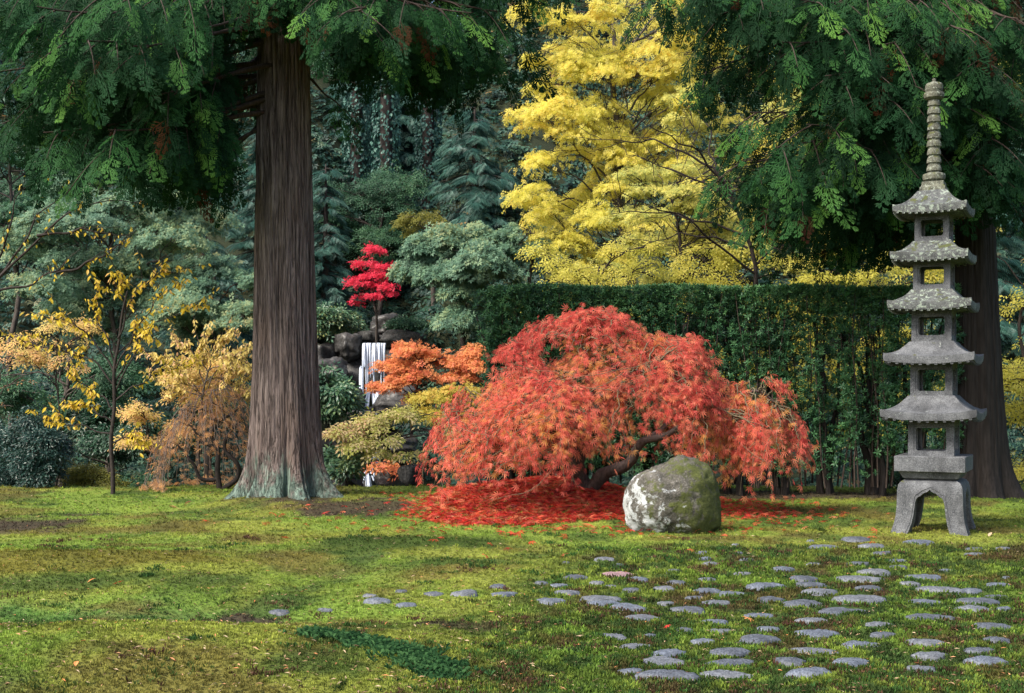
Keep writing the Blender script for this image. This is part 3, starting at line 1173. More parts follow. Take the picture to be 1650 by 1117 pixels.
# taller haircap clumps, thick between the cobbles and in the dark patches
nc = 1500
cy_ = (6.6 ** -1.2 + rg.random(nc) * (15.5 ** -1.2 - 6.6 ** -1.2)) ** (-1 / 1.2)
cx_ = (rg.random(nc) * 2 - 1) * (cy_ * .425 + .3)
cc_, cb = lawn_colour(cx_, cy_)
kp = (rg.random(nc) < np.where(cb > .5, .95, .12))
cx_, cy_, cc_ = cx_[kp], cy_[kp], cc_[kp]
hx, hy, hc = [], [], []
for x0, y0 in zip(cx_, cy_):
    m_ = int(rg.integers(8, 26))
    s_ = rg.uniform(.03, .10)
    hx.append(x0 + rg.normal(0, s_ * 1.3, m_))
    hy.append(y0 + rg.normal(0, s_, m_))
    base_c = [(.030, .075, .018), (.045, .105, .022), (.080, .042, .026), (.055, .090, .020)][int(rg.integers(0, 4))]
    hc.append(np.array(base_c) * (.5 + .9 * rg.random((m_, 1))))
hx, hy, hc = np.concatenate(hx), np.concatenate(hy), np.concatenate(hc)
ok = np.ones(len(hx), bool)
for sx_, sy_, rx, ry in stone_xy:
    ok &= ((hx - sx_) / rx) ** 2 + ((hy - sy_) / ry) ** 2 > .70
hx, hy, hc = hx[ok], hy[ok], hc[ok]
k_ = len(hx)
ang = rg.random(k_) * 6.283
tuft_pos = np.concatenate([tuft_pos, np.column_stack([hx, hy, hz(hx, hy)])])
fw = np.concatenate([fw, np.column_stack([np.cos(ang), np.sin(ang), rg.normal(0, .2, k_)])])
up = np.concatenate([up, np.column_stack([rg.normal(0, .3, k_), rg.normal(0, .3, k_), np.ones(k_)])])
sz = np.concatenate([sz, (.018 + .0012 * hy) * rg.uniform(.7, 1.4, k_)])
tc = np.concatenate([tc, hc])
o = leaf_mass('moss', T_TUFT, tuft_pos, fw, up, sz, M_TUFT, None, 'col', tc)
tag(o, 'short green and yellow moss tufts covering the lawn', 'moss', kind='stuff')

# strip of dark mondo grass in the near dip
pts = []
for t in np.linspace(0, 1, 60):
    u = np.interp(t, [0, .3, .6, .85, 1], [495, 560, 640, 690, 712])
    v_ = np.interp(t, [0, .3, .6, .85, 1], [1026, 1034, 1050, 1072, 1092])
    pts.append((u, v_, np.interp(t, [0, .3, .7, 1], [6, 12, 24, 22])))
bl = []
for u, v_, w in pts:
    c = on_ground(u, v_)
    for _ in range(13):
        bl.append((c[0] + rg.normal(0, w * .9 + 8) * c[1] / F, c[1] + rg.normal(0, w * 1.25) * c[1] / F))
bl = np.array(bl)
n = len(bl)
ang = rg.random(n) * 6.283
gq = [lance((0, 0, 0), (math.cos(a) * .8, math.sin(a) * .8, h), .05, .5, .35) for a, h in ((.2, .5), (1.4, .8), (2.7, .4), (3.6, .7), (4.8, .5), (5.6, .85))]
T_MONDO = templ(gq)
M_MONDO = leaf_mat('mondo_leaf', [(.018, .060, .022), (.035, .105, .036), (.075, .175, .060)], .3, .5)
o = leaves('mondo_grass', T_MONDO, np.column_stack([bl, hz(bl[:, 0], bl[:, 1])]), np.column_stack([np.cos(ang), np.sin(ang), np.zeros(n)]),
           np.tile([0, 0, 1.0], (n, 1)), .03 + .035 * rg.random(n), M_MONDO, None)
tag(o, 'strip of dark blue-green mondo grass in the lawn dip', 'grass', kind='stuff')

# ------------------------------------------------------------------ cedars
m, nt, b, out = new_mat('cedar_bark')
v = coord(nt, (1, 1, .05))
n1 = noise(nt, 15, 7, .7, v, .2)
n2 = noise(nt, 75, 4, .6, coord(nt, (1, 1, .07)))
n3 = noise(nt, 2.2, 3, .5, coord(nt, (1, 1, .35)))
colr = ramp(nt, [(.026, .020, .019, .34), (.165, .128, .117, .5), (.36, .295, .272, .68)], math_n(nt, 'ADD', math_n(nt, 'MULTIPLY', n1, .65), math_n(nt, 'MULTIPLY', n2, .35)))
colr = mixc(nt, math_n(nt, 'MULTIPLY', step(nt, n3, .5, .68), .5), colr, (.15, .105, .085))
ck = math_n(nt, 'ABSOLUTE', math_n(nt, 'SUBTRACT', noise(nt, 19, 3, .5, coord(nt, (1, 1, .035)), .1), .5))
colr = mixc(nt, math_n(nt, 'MULTIPLY', step(nt, ck, .028, .0), .7), colr, (.012, .009, .008))
sx = nt.nodes.new('ShaderNodeSeparateXYZ')
nt.links.new(coord(nt), sx.inputs[0])
lf = math_n(nt, 'SUBTRACT', math_n(nt, 'ADD', noise(nt, 5.5, 7, .7, coord(nt, (1, 1, .45))), math_n(nt, 'MULTIPLY', n2, .35)), math_n(nt, 'MULTIPLY', sx.outputs['Z'], .36))
lich = mixc(nt, step(nt, n1, .35, .65), (.045, .075, .06), (.22, .33, .27))
colr = mixc(nt, math_n(nt, 'MULTIPLY', step(nt, lf, .42, .66), .85), colr, lich)
nt.links.new(colr, b.inputs['Base Color'])
b.inputs['Roughness'].default_value = .9
b.inputs['Specular IOR Level'].default_value = .15
bump(nt, b, math_n(nt, 'ADD', math_n(nt, 'ADD', n1, math_n(nt, 'MULTIPLY', n2, .6)), math_n(nt, 'MULTIPLY', step(nt, ck, .0, .05), .5)), 1.0, .05)
M_CEDAR_BARK = m
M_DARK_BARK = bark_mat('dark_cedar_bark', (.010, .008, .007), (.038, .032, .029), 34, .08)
M_TWIG = bark_mat('twig_bark', (.022, .016, .013), (.075, .055, .045), 40, .3)
M_FROND = leaf_mat('cedar_frond', [(.007, .029, .012), (.015, .060, .021), (.036, .120, .031), (.105, .240, .044)], .32, .6, .10)
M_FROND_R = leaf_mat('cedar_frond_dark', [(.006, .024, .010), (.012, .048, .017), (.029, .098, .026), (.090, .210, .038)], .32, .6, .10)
M_DEAD = leaf_mat('dead_frond', [(.035, .014, .008), (.08, .030, .014), (.15, .058, .024)], .25, .8, .1)


def trunk_mesh(base, prof, lobes, seg, rows, seed, ridge, lean=(0, 0)):
    """prof: (z, radius).  lobes: (angle, amount at the foot, width)"""
    zz = np.array([p[0] for p in prof])
    rr = np.array([p[1] for p in prof])
    z = zz[0] + (zz[-1] - zz[0]) * np.linspace(0, 1, rows) ** 1.35
    th = np.arange(seg) * 2 * math.pi / seg
    Z, T = np.meshgrid(z, th, indexing='ij')
    R = np.interp(Z, zz, rr)
    foot = np.exp(-np.maximum(Z, 0) / .42)
    for a, am, w in lobes:
        d = np.angle(np.exp(1j * (T - a)))
        R = R + am * foot * np.exp(-(d / w) ** 2) - .10 * foot * np.exp(-((np.abs(d) - w * 1.6) / .07) ** 2)
    q = np.stack([np.cos(T) * 2.2, np.sin(T) * 2.2, Z * .16], -1).reshape(-1, 3)
    fl = fbm(q, seed, 3).reshape(Z.shape) - .5                         # broad flutes
    q2 = np.stack([np.cos(T) * 7 + Z * .2, np.sin(T) * 7, Z * .30], -1).reshape(-1, 3)
    st = np.abs(fbm(q2, seed + 4, 3).reshape(Z.shape) - .5)             # bark strips
    q3 = np.stack([np.cos(T) * 26, np.sin(T) * 26, Z * 1.0], -1).reshape(-1, 3)
    fi = fbm(q3, seed + 8, 2).reshape(Z.shape) - .5
    q4 = np.stack([np.cos(T) * 4.2, np.sin(T) * 4.2, Z * .10], -1).reshape(-1, 3)
    deep = np.abs(fbm(q4, seed + 12, 2).reshape(Z.shape) - .5)
    R = R * (1 + .22 * fl) - ridge * (1 - smooth(0, .07, st)) * 1.1 + ridge * .8 * fi - ridge * 2.2 * (1 - smooth(0, .035, deep))
    X = base[0] + R * np.cos(T) + lean[0] * Z
    Y = base[1] + R * np.sin(T) + lean[1] * Z
    V = np.stack([X, Y, base[2] + Z], -1).reshape(-1, 3)
    i = np.arange(rows - 1)[:, None] * seg
    j = np.arange(seg)[None]
    j2 = (j + 1) % seg
    return V, [np.stack([i + j, i + j2, i + seg + j2, i + seg + j], -1).reshape(-1, 4)]


CLEAR = [None]


class Fol:
    def __init__(s):
        s.p, s.f, s.u, s.s, s.r = [], [], [], [], []

    def add(s, p, f, u, size, r):
        k = CLEAR[0]
        if k is not None and abs(p[0] + f[0] * size * .5 - k[0]) < .62 and p[1] < k[1] and p[2] - .4 * size < k[2]:
            return
        s.p.append(p)
        s.f.append(f)
        s.u.append(u)
        s.s.append(size)
        s.r.append(r)

    def arr(s):
        return np.array(s.p), np.array(s.f), np.array(s.u), np.array(s.s), np.array(s.r)


def bez(a, c, b_, n=10):
    t = np.linspace(0, 1, n)[:, None]
    return (1 - t) ** 2 * a + 2 * t * (1 - t) * c + t * t * b_


UP = np.array([0, 0, 1.0])


def bough(S, E, fol, dead, br, r, shoots=9, fsize=.42, r0=.05, curtain=1.0):
    S, E = np.asarray(S, float), np.asarray(E, float)
    L = np.linalg.norm(E - S)
    ctrl = (S + E) / 2 + UP * .10 * L + r.normal(0, .05 * L, 3)
    pts = bez(S, ctrl, E, 14)
    pts[:, 2] += .10 * L * np.linspace(0, 1, 14) ** 4          # tip turns up
    br.tube(pts, np.linspace(r0, .008, 14), 5)
    tan = nrm(np.gradient(pts, axis=0))
    for k in range(shoots):
        t = .22 + .78 * (k + r.random() * .6) / shoots
        fi = min(t, 1) * 13
        i = int(min(fi, 12))
        p = pts[i] + (pts[i + 1] - pts[i]) * (fi - i)
        tg = tan[i]
        if CLEAR[0] is not None and abs(p[0] - CLEAR[0][0]) < .72 and p[1] < CLEAR[0][1] and p[2] < CLEAR[0][2] + .6:
            continue
        sd = nrm(np.cross(tg, UP)) * (1 if k % 2 else -1)
        d = nrm(tg * r.uniform(.4, .9) + sd * r.uniform(.5, 1.0) - UP * r.uniform(.05, .5))
        Ls = (.95 * (1 - .5 * t) + .15) * r.uniform(.7, 1.2)
        q = np.linspace(0, 1, 7)[:, None]
        sp = p + d * Ls * q - UP * .35 * Ls * q ** 2
        br.tube(sp, np.linspace(.013, .004, 7), 4)
        nf = max(4, int(Ls / .15))
        bright = r.random() ** 1.4 * 1.3
        for j in range(nf):
            w = (j + .6) / nf
            pp = sp[int(w * 5.99)] + r.normal(0, .02, 3)
            lat = nrm(np.cross(d, UP)) * (1 if j % 2 else -1)
            if j == nf - 1:
                fd = nrm(d * 1.0 - UP * .45 + r.normal(0, .15, 3))
            else:
                fd = nrm(d * r.uniform(.35, .9) + lat * r.uniform(.3, .9) - UP * r.uniform(.15, .85))
            nu = nrm(UP * .9 + np.array([r.normal(0, .35), -.55 + r.normal(0, .35), .3]))
            sz = fsize * r.uniform(.42, 1.3) * (1 - .25 * w)
            tone = np.clip((.05 if E[1] < 19 else -.15) + .70 * (.35 + .65 * w) * bright + .25 * r.random(), 0, 1)  # top-lit shoots and tips, shaded inner and rear fronds painted in by tone
            if r.random() < .015 or (t < .45 and r.random() < .10):
                dead.add(pp, nrm(fd - UP * .8), nu, sz * .85, r.random())
            else:
                fol.add(pp, fd, nu, sz, tone)
        # hanging sprays below the shoot
        for j in range(int(curtain * 2)):
            w = r.random()
            pp = sp[int(w * 6)]
            fd = nrm(-UP + d * .35 + r.normal(0, .22, 3))
            nu = nrm(np.array([r.normal(0, .6), -1.0, .25]))
            if r.random() < (.10 if t < .6 else .02):
                dead.add(pp, fd, nu, fsize * r.uniform(.6, 1.0), r.random())
            else:
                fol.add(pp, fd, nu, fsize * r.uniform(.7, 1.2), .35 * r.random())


def cedar(name, base, label, prof, lobes, ends, mat_bark, mat_frond, seed, upper, seg=260, rows=210, ridge=.019, lean=(0, 0), fsize=.66):
    r = np.random.default_rng(seed)
    root = thing(name, base, label, 'tree')
    V, Fs = trunk_mesh(base, prof, lobes, seg, rows, seed, ridge, lean)
    part('trunk', V, Fs, mat_bark, root, True)
    fol, dead, br = Fol(), Fol(), MB()
    for (u, v_, Y, dz) in ends:
        E = P(u, v_, Y)
        hz_ = E[2] + dz
        S = np.array([base[0] + lean[0] * hz_, base[1] + lean[1] * hz_, hz_])
        L = np.linalg.norm(E - S)
        bough(S, E, fol, dead, br, r, int(4 + 2.1 * L), fsize)
    for k in range(upper):  # unseen upper boughs, added for the shade they cast below
        a = r.random() * 6.283
        z = r.uniform(8.0, prof[-1][0] - 1.2)
        L = r.uniform(2.2, 4.0) * (1 - .04 * (z - 8))
        S = np.array([base[0], base[1], z])
        E = S + np.array([math.cos(a) * L, math.sin(a) * L, -.25 * L])
        bough(S, E, fol, dead, br, r, 8, .62, .05, .7)
    bo = br.part('branches', M_TWIG, root, True)
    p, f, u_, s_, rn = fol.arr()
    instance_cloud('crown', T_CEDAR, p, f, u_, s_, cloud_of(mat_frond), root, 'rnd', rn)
    p, f, u_, s_, rn = dead.arr()
    o = instance_cloud('dead_fronds', T_CEDAR, p, f, u_, s_, cloud_of(M_DEAD), root, 'rnd', rn)
    o['label'] = 'rust brown withered sprays'
    return root


tb = np.array([(461 - 825) / F * 19.0, 19.0, 0.0])
tb[2] = hz(tb[0], tb[1])[0] - .10
s19 = 19.0 / F
ends_l = [(60, 60, 16.5, 1.6), (150, 40, 15.6, 1.8), (40, 130, 17.4, 1.5), (120, 150, 17.0, 1.5), (35, 200, 17.8, 1.2), (110, 225, 18.6, 1.2),
          (175, 250, 16.6, 1.4), (215, 120, 16.0, 1.5), (240, 190, 16.8, 1.3), (255, 235, 17.4, 1.2), (290, 150, 17.5, 1.2), (330, 235, 18.2, 1.0),
          (310, 80, 16.6, 1.4), (80, 20, 18.5, 1.4), (230, 30, 18.5, 1.4), 
          (270, 200, 20.8, .9), (60, 190, 20.8, 1.0), (385, 30, 16.6, 1.2), (420, -10, 16.2, 1.2), (0, 90, 19.0, 1.4),
          (-40, 170, 17.6, 1.3), (-30, 40, 16.8, 1.6), (300, 250, 19.4, .9), (20, 240, 19.6, 1.0), (70, 255, 17.5, 1.1), (170, 275, 16.8, 1.3), (360, 270, 19.0, .9), (320, 275, 18.4, .9), (210, 215, 18.2, 1.1), (285, 40, 17.2, 1.3), (110, 110, 16.0, 1.6), (20, 30, 17.5, 1.5),
          (560, 30, 16.8, 1.2), (590, 50, 16.4, 1.3), (620, 30, 17.4, 1.3), (570, 95, 18.4, 1.0), (640, 75, 18.0, 1.1), (690, 40, 17.0, 1.4),
          (720, 90, 18.4, 1.2), (760, 60, 17.8, 1.4), (745, 130, 19.4, 1.1), (790, 100, 18.9, 1.2), (810, 60, 18.2, 1.3), (680, 120, 19.8, 1.0), 
          (530, 170, 19.4, .8), (790, 20, 19.8, 1.4), (850, -10, 18.4, 1.6), (910, -10, 17.6, 1.8), (560, 10, 19.5, 1.2), (650, 0, 20.0, 1.2), (740, 10, 20.4, 1.3), (490, -30, 16.4, 1.0)]
CLEAR[0] = (tb[0], tb[1] + .3, 7.0)
cedar('cedar_tree', tb, 'massive grey-brown cedar trunk with drooping green boughs left of waterfall',
      [(0, .74), (.12, .66), (.28, .60), (.5, .56), (.8, .535), (1.2, .515), (1.8, .49), (2.6, .465), (3.6, .440), (5.0, .415), (8, .36), (13, .20), (16, .04)],
      [(math.radians(205), .20, .22), (math.radians(236), .16, .16), (math.radians(-22), .36, .20), (math.radians(-62), .14, .18), (math.radians(262), .10, .2), (math.radians(100), .2, .4)],
      ends_l, M_CEDAR_BARK, M_FROND, 21, 26, lean=(-.006, 0))

CLEAR[0] = None
rb = np.array([(1580 - 825) / F * 20.2, 20.2, 0.0])
rb[2] = hz(rb[0], rb[1])[0] - .08
ends_r = [(1060, 40, 18.0, 2.6), (1120, 20, 17.4, 2.6), (1150, 90, 17.6, 2.2), (1200, 50, 17.2, 2.2), (1120, 180, 18.6, 2.0), 
          (1180, 320, 18.2, 1.7), (1210, 240, 17.6, 1.8), (1225, 375, 18.4, 1.5), (1250, 300, 17.0, 1.6), (1270, 360, 17.6, 1.4), (1300, 260, 16.9, 1.5),
          (1310, 320, 17.4, 1.4), (1260, 130, 17.0, 1.8), (1290, 60, 17.0, 1.9), (1330, 180, 16.9, 1.5), (1350, 100, 17.0, 1.6), (1370, 40, 17.4, 1.7), (1345, 350, 18.2, 1.1),
          (1380, 280, 17.2, 1.2), (1410, 210, 17.0, 1.3), (1420, 120, 17.2, 1.4), (1440, 300, 17.8, 1.0), (1450, 40, 17.4, 1.5), (1470, 180, 17.3, 1.2), (1480, 260, 18.0, 1.0),
          (1530, 80, 17.2, 1.3), (1540, 200, 17.6, 1.0), (1580, 130, 17.4, 1.2), (1600, 250, 17.8, .9), (1640, 60, 17.8, 1.2), (1630, 180, 17.8, 1.0), (1650, 280, 18.4, .9), (1570, 290, 18.0, .8),
          (1160, 30, 20.4, 2.2), (1300, 140, 21.0, 1.6), (1330, 300, 21.0, 1.2), (1400, 60, 21.4, 1.4), (1400, 240, 21.4, 1.2), (1460, 330, 20.8, .8), (1280, 400, 19.8, 1.2),
          (1500, 140, 21.6, 1.2), (1600, 60, 21.8, 1.2), (1600, 310, 21.0, .7), (1210, 100, 19.4, 2.0), (1360, 390, 19.6, .8), (1100, 60, 19.6, 2.4), (1690, 120, 18.8, 1.1), (1240, 330, 19.4, 1.4), (1550, 30, 18.6, 1.4), (1500, 20, 18.0, 1.4)]
cedar('cedar_tree', rb, 'dark cedar with wide drooping boughs behind the stone pagoda',
      [(0, .58), (.2, .50), (.5, .45), (1.0, .415), (2.0, .375), (3.4, .325), (5, .285), (8, .23), (12, .12), (15, .03)],
      [(math.radians(-30), .25, .3), (math.radians(220), .18, .3), (math.radians(270), .1, .3)],
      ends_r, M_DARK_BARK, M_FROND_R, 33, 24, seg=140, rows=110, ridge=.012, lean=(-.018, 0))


# ------------------------------------------------------------------ the red laceleaf maple
M_MAPLE_BARK = bark_mat('maple_bark', (.035, .024, .022), (.115, .085, .078), 26, .5, .7)
M_MAPLE_TWIG = bark_mat('maple_twig', (.075, .060, .035), (.17, .145, .09), 30, .5, .7)
M_RED = leaf_mat('red_lace_leaf', [(.36, .040, .042), (.64, .110, .090), (.78, .195, .145), (.80, .28, .165), (.76, .40, .12)], .48, .5, .25)
MROOT = np.array([(946 - 825) / F * 17.5, 17.5, 0])
MROOT[2] = hz(MROOT[0], MROOT[1])[0] - .03
s17 = 17.2 / F


LOBES = [  # u, v of the base, distance, reach left, reach right, height (photo pixels), depth (m), roundness, fans
    (955, 700, 17.4, 185, 178, 196, 1.65, 1.7, 40),
    (828, 775, 17.0, 142, 130, 205, 1.45, 1.45, 38),
    (1075, 720, 17.2, 110, 102, 170, 1.4, 1.9, 24),
    (1218, 790, 17.0, 62, 90, 178, .85, 2.0, 20),
    (895, 730, 16.1, 120, 110, 120, .65, 1.6, 11),
    (1142, 745, 17.1, 75, 70, 128, .9, 1.8, 13)]


def dome_pt(phi, t, lobe, sc=1.0):
    """point of the weeping crown's shell"""
    u, v_, Y, rl, rr_, Hh, ry, p, _ = LOBES[lobe]
    k = Y / F
    rx = (rl if math.cos(phi) < 0 else rr_) * k
    z = max(0.0, 1 - min(t, 1) ** p) ** (1 / p) * Hh * k
    return P(u, v_, Y) + np.array([math.cos(phi) * rx * t, math.sin(phi) * ry * t, z]) * sc


r = np.random.default_rng(77)
maple = thing('laceleaf_maple', MROOT, 'low spreading red laceleaf maple beside the boulder', 'tree')
trunk_mb, twig_mb = MB(), MB()


def wig(pts, amp, r, n=22):
    """resample a polyline smoothly and add wander"""
    pts = np.asarray(pts, float)
    d = np.concatenate([[0], np.cumsum(np.linalg.norm(np.diff(pts, axis=0), axis=1))])
    t = np.linspace(0, d[-1], n)
    q = np.column_stack([np.interp(t, d, pts[:, k]) for k in range(3)])
    for _ in range(2):
        q[1:-1] = (q[:-2] + 2 * q[1:-1] + q[2:]) / 4
    ph = r.uniform(0, 6.28, (3, 2))
    s = t / d[-1]
    for k in range(3):
        q[:, k] += amp * (np.sin(s * 9 + ph[k, 0]) * .6 + np.sin(s * 19 + ph[k, 1]) * .4) * np.sin(np.pi * s) ** .5
    return q


base = MROOT + np.array([0, 0, -.05])
forks = [
    [base, P(938, 770, 17.45), P(925, 752, 17.35), P(930, 722, 17.3), P(948, 690, 17.2), P(960, 655, 17.2), P(1000, 610, 17.2), P(985, 560, 17.2), P(960, 530, 17.2)],
    [base, P(965, 768, 17.35), P(1000, 757, 17.2), P(1022, 730, 17.0), P(1045, 708, 16.9), P(1090, 690, 16.7), P(1140, 660, 16.8)],
    [P(930, 722, 17.3), P(905, 690, 17.1), P(890, 680, 16.9), P(840, 660, 16.8), P(790, 665, 16.9)],
    [P(948, 690, 17.2), P(930, 660, 17.5), P(900, 610, 17.6), P(850, 580, 17.5), P(815, 590, 17.4)],
    [P(1000, 610, 17.2), P(1050, 590, 17.3), P(1090, 575, 17.4), P(1120, 600, 17.3)],
    [P(1045, 708, 16.9), P(1100, 660, 17.0), P(1130, 640, 17.0), P(1170, 640, 17.0), P(1215, 625, 17.0), P(1250, 650, 17.0)],
    [P(960, 655, 17.2), P(945, 600, 16.9), P(950, 570, 16.8), P(920, 545, 16.8)],
    [P(948, 690, 17.2), P(980, 670, 17.9), P(1010, 640, 18.3), P(1040, 610, 18.4)],
    [P(905, 690, 17.1), P(880, 700, 16.6), P(850, 690, 16.2), P(800, 700, 16.1)],
    [P(960, 655, 17.2), P(985, 625, 16.7), P(1020, 600, 16.4), P(1050, 600, 16.3)],
]
rads = [(.13, .03), (.11, .02), (.065, .015), (.06, .015), (.05, .012), (.055, .012), (.045, .012), (.045, .012), (.04, .01), (.04, .01)]
nodes = []
for q, (fk, (ra, rb_)) in enumerate(zip(forks, rads)):
    w = wig(fk, .05, r, 30)
    w[0] = np.asarray(fk[0])
    trunk_mb.tube(w, np.linspace(ra, rb_, 30) * (1 + .10 * np.sin(np.arange(30) * 1.7)), 9)
    nodes.append(w[8:])
nodes = np.concatenate(nodes)
trunk_mb.part('trunk', M_MAPLE_BARK, maple, True)
lp, lf_, lu, ls, lr = [], [], [], [], []


def drape(lobe, phi, t0, length, sc):
    k = 12
    pts = []
    tt = t0
    ph = phi
    dp = r.normal(0, .05)
    step_ = length / k / (LOBES[lobe][6] + .35)
    for i in range(k):
        w = dome_pt(ph, min(tt, 1.0), lobe, sc)
        if tt > 1:
            w = w - UP * (tt - 1) * 2.0
        pts.append(w + r.normal(0, .012, 3))
        tt += step_ * (1.0 if tt < .8 else .65)
        ph += dp
    pts = np.array(pts)
    ue = 825 + F * pts[-1][0] / pts[-1][1]
    cut = (.06 + .45 * r.random()) if ue < 800 else (.50 + .45 * r.random())
    if ue > 1150:
        cut = .12 + .40 * r.random() + .35 * abs(math.cos(phi))
    g = hz(pts[:, 0], pts[:, 1]) + cut
    keepn = np.nonzero(pts[:, 2] < g)[0]
    if len(keepn):
        pts = pts[:max(4, keepn[0])]
    pts[:, 2] = np.maximum(pts[:, 2], hz(pts[:, 0], pts[:, 1]) + .04)
    a = pts[0]
    j = np.argmin(np.linalg.norm(nodes - a, axis=1) + .3 * np.maximum(0, nodes[:, 2] - a[2]))
    if r.random() < .65:
        lead = wig([nodes[j], (nodes[j] + a) / 2 + r.normal(0, .06, 3) + UP * .04, a], .03, r, 9)
        twig_mb.tube(lead, np.linspace(.013, .006, 9), 4, False)
    twig_mb.tube(pts, np.linspace(.0065, .0022, len(pts)), 4)
    out = nrm(np.array([math.cos(phi), math.sin(phi) * 1.2, .5]))
    patch = vnoise(pts[:1] * 1.6, 55)[0]
    for i in range(1, len(pts)):
        tg = nrm(pts[i] - pts[i - 1])
        for _ in range(2 if r.random() < .75 else 1):
            sd = nrm(np.cross(tg, out)) * (1 if r.random() < .5 else -1)
            f = nrm(tg * .55 + sd * r.uniform(.1, .8) - UP * r.uniform(.2, .8) + out * r.uniform(-.1, .5))
            lp.append(pts[i] + r.normal(0, .035, 3) + out * r.uniform(-.02, .06))
            lf_.append(f)
            lu.append(nrm(out + UP * .35 + r.normal(0, .55, 3)))
            ls.append(r.uniform(.050, .112))
            lr.append(np.clip(.70 * r.random() + .75 * (patch - .30) + (.30 if sc < .9 else 0), 0, 1))


def fan(lobe, phi, t0, sc, m_):
    bump_ = .86 + .30 * vnoise(np.array([[math.cos(phi) * 1.8 + lobe * 9, math.sin(phi) * 1.8, t0 * 2.6]]), 91)[0]
    for _ in range(m_):
        drape(lobe, phi + r.normal(0, .13 if t0 > .35 else .35), float(np.clip(t0 + r.normal(0, .06), .02, .97)), r.uniform(.24, .55), sc * bump_ * r.uniform(.98, 1.02))


for lobe, L_ in enumerate(LOBES):
    for k in range(int(L_[8] * 1.35)):
        phi = r.uniform(0, 2 * math.pi)
        if math.sin(phi) > .3 and r.random() < .6:
            phi = -phi
        t0 = r.random() ** .65 * .9
        fan(lobe, phi, t0, r.uniform(.62, .86) if r.random() < .30 else r.uniform(.95, 1.03), int(r.integers(4, 8)))
twig_mb.part('twigs', M_MAPLE_TWIG, maple, True)
lp, lf_, lu, ls, lr = map(np.array, (lp, lf_, lu, ls, lr))
rest = loose_leaves(T_LACE, lp, lf_, lu, ls, M_RED, maple, 300)
leaves('crown', T_LACE, lp[rest], lf_[rest], lu[rest], ls[rest], M_RED, maple, lr[rest], 1.0, 'stuff')

# fallen maple leaves heaped under it
M_FALLEN = leaf_mat('fallen_red_leaf', [(.16, .020, .016), (.40, .020, .018), (.58, .036, .026), (.62, .10, .045), (.40, .20, .09)], .15, .5, .3)
n = 7000
fx = np.concatenate([rg.normal(.35, 1.05, n // 2), rg.uniform(-1.15, 1.5, n - n // 2), rg.normal(2.95, .62, 700)])
fy = np.concatenate([rg.normal(17.0, .95, n // 2), rg.uniform(15.3, 18.6, n - n // 2), rg.normal(17.6, .9, 700)])
sh = np.concatenate([((fx[:n] - .35) / 1.75) ** 2 + ((fy[:n] - 17.1) / 1.75) ** 2, np.zeros(700)])
cl = fbm(np.column_stack([fx * 1.6, fy * 1.6, fx * 0]), 61, 3)
ok = (sh < 1.05 + (cl - .5) * 1.6) & (rg.random(len(fx)) < np.clip(1.9 - 2.2 * np.abs(cl - .35), .15, 1)) & ~((fx > 1.45) & (fx < 2.3) & (fy < 15.6))
fx, fy = fx[ok], fy[ok]
n = len(fx)
ang = rg.random(n) * 6.283
ex = 520
ea = rg.random(ex) * 6.283
er = 1.7 + rg.exponential(.9, ex)
fx = np.concatenate([fx, .6 + er * np.cos(ea)])
fy = np.concatenate([fy, np.clip(16.9 + er * .9 * np.sin(ea), 12.5, 19.5)])
n = len(fx)
ang = rg.random(n) * 6.283
o = leaves('fallen_leaves', T_LACE, np.column_stack([fx, fy, hz(fx, fy) + .012 + .03 * rg.random(n)]), np.column_stack([np.cos(ang), np.sin(ang), rg.normal(0, .25, n)]),
           np.column_stack([rg.normal(0, .4, n), rg.normal(-.15, .4, n), np.ones(n)]), rg.uniform(.07, .125, n), M_FALLEN, None)
tag(o, 'carpet of fallen crimson maple leaves beneath the red maple', 'leaves', kind='stuff')

# ------------------------------------------------------------------ yew hedge
M_YEW = leaf_mat('yew_needles', [(.016, .052, .027), (.034, .102, .044), (.064, .168, .060), (.115, .24, .082)], .15, .5, .3)
HX0, HX1, HY0, HY1, HZ1 = -.38, 7.15, 19.75, 20.9, 3.36
hedge = thing('clipped_hedge', ((HX0 + HX1) / 2, 20.3, 0), 'tall clipped dark green yew hedge behind red maple and pagoda', 'hedge')
r = np.random.default_rng(5)
stem_pts, hp, hf, hs, hr = [], [], [], [], []
plants = np.arange(HX0 + .35, HX1, .74)
sup = MB()
for px in plants:
    px = px + r.normal(0, .08)
    mb = MB()
    for q in range(4):
        x0, y0 = px + r.normal(0, .09), 20.25 + r.normal(0, .12)
        top = np.array([px + r.normal(0, .28), 20.3 + r.normal(0, .25), 2.9])
        w = wig([np.array([x0, y0, -.06]), np.array([x0 + r.normal(0, .05), y0, .5]), (np.array([x0, y0, 1.3]) + top) / 2, top], .05, r, 14)
        mb.tube(w, np.linspace(r.uniform(.045, .075), .015, 14), 6)
    mb.part('stem', M_DARK_BARK, hedge, True)
NS = 520
gapn = r.random((60, 20))
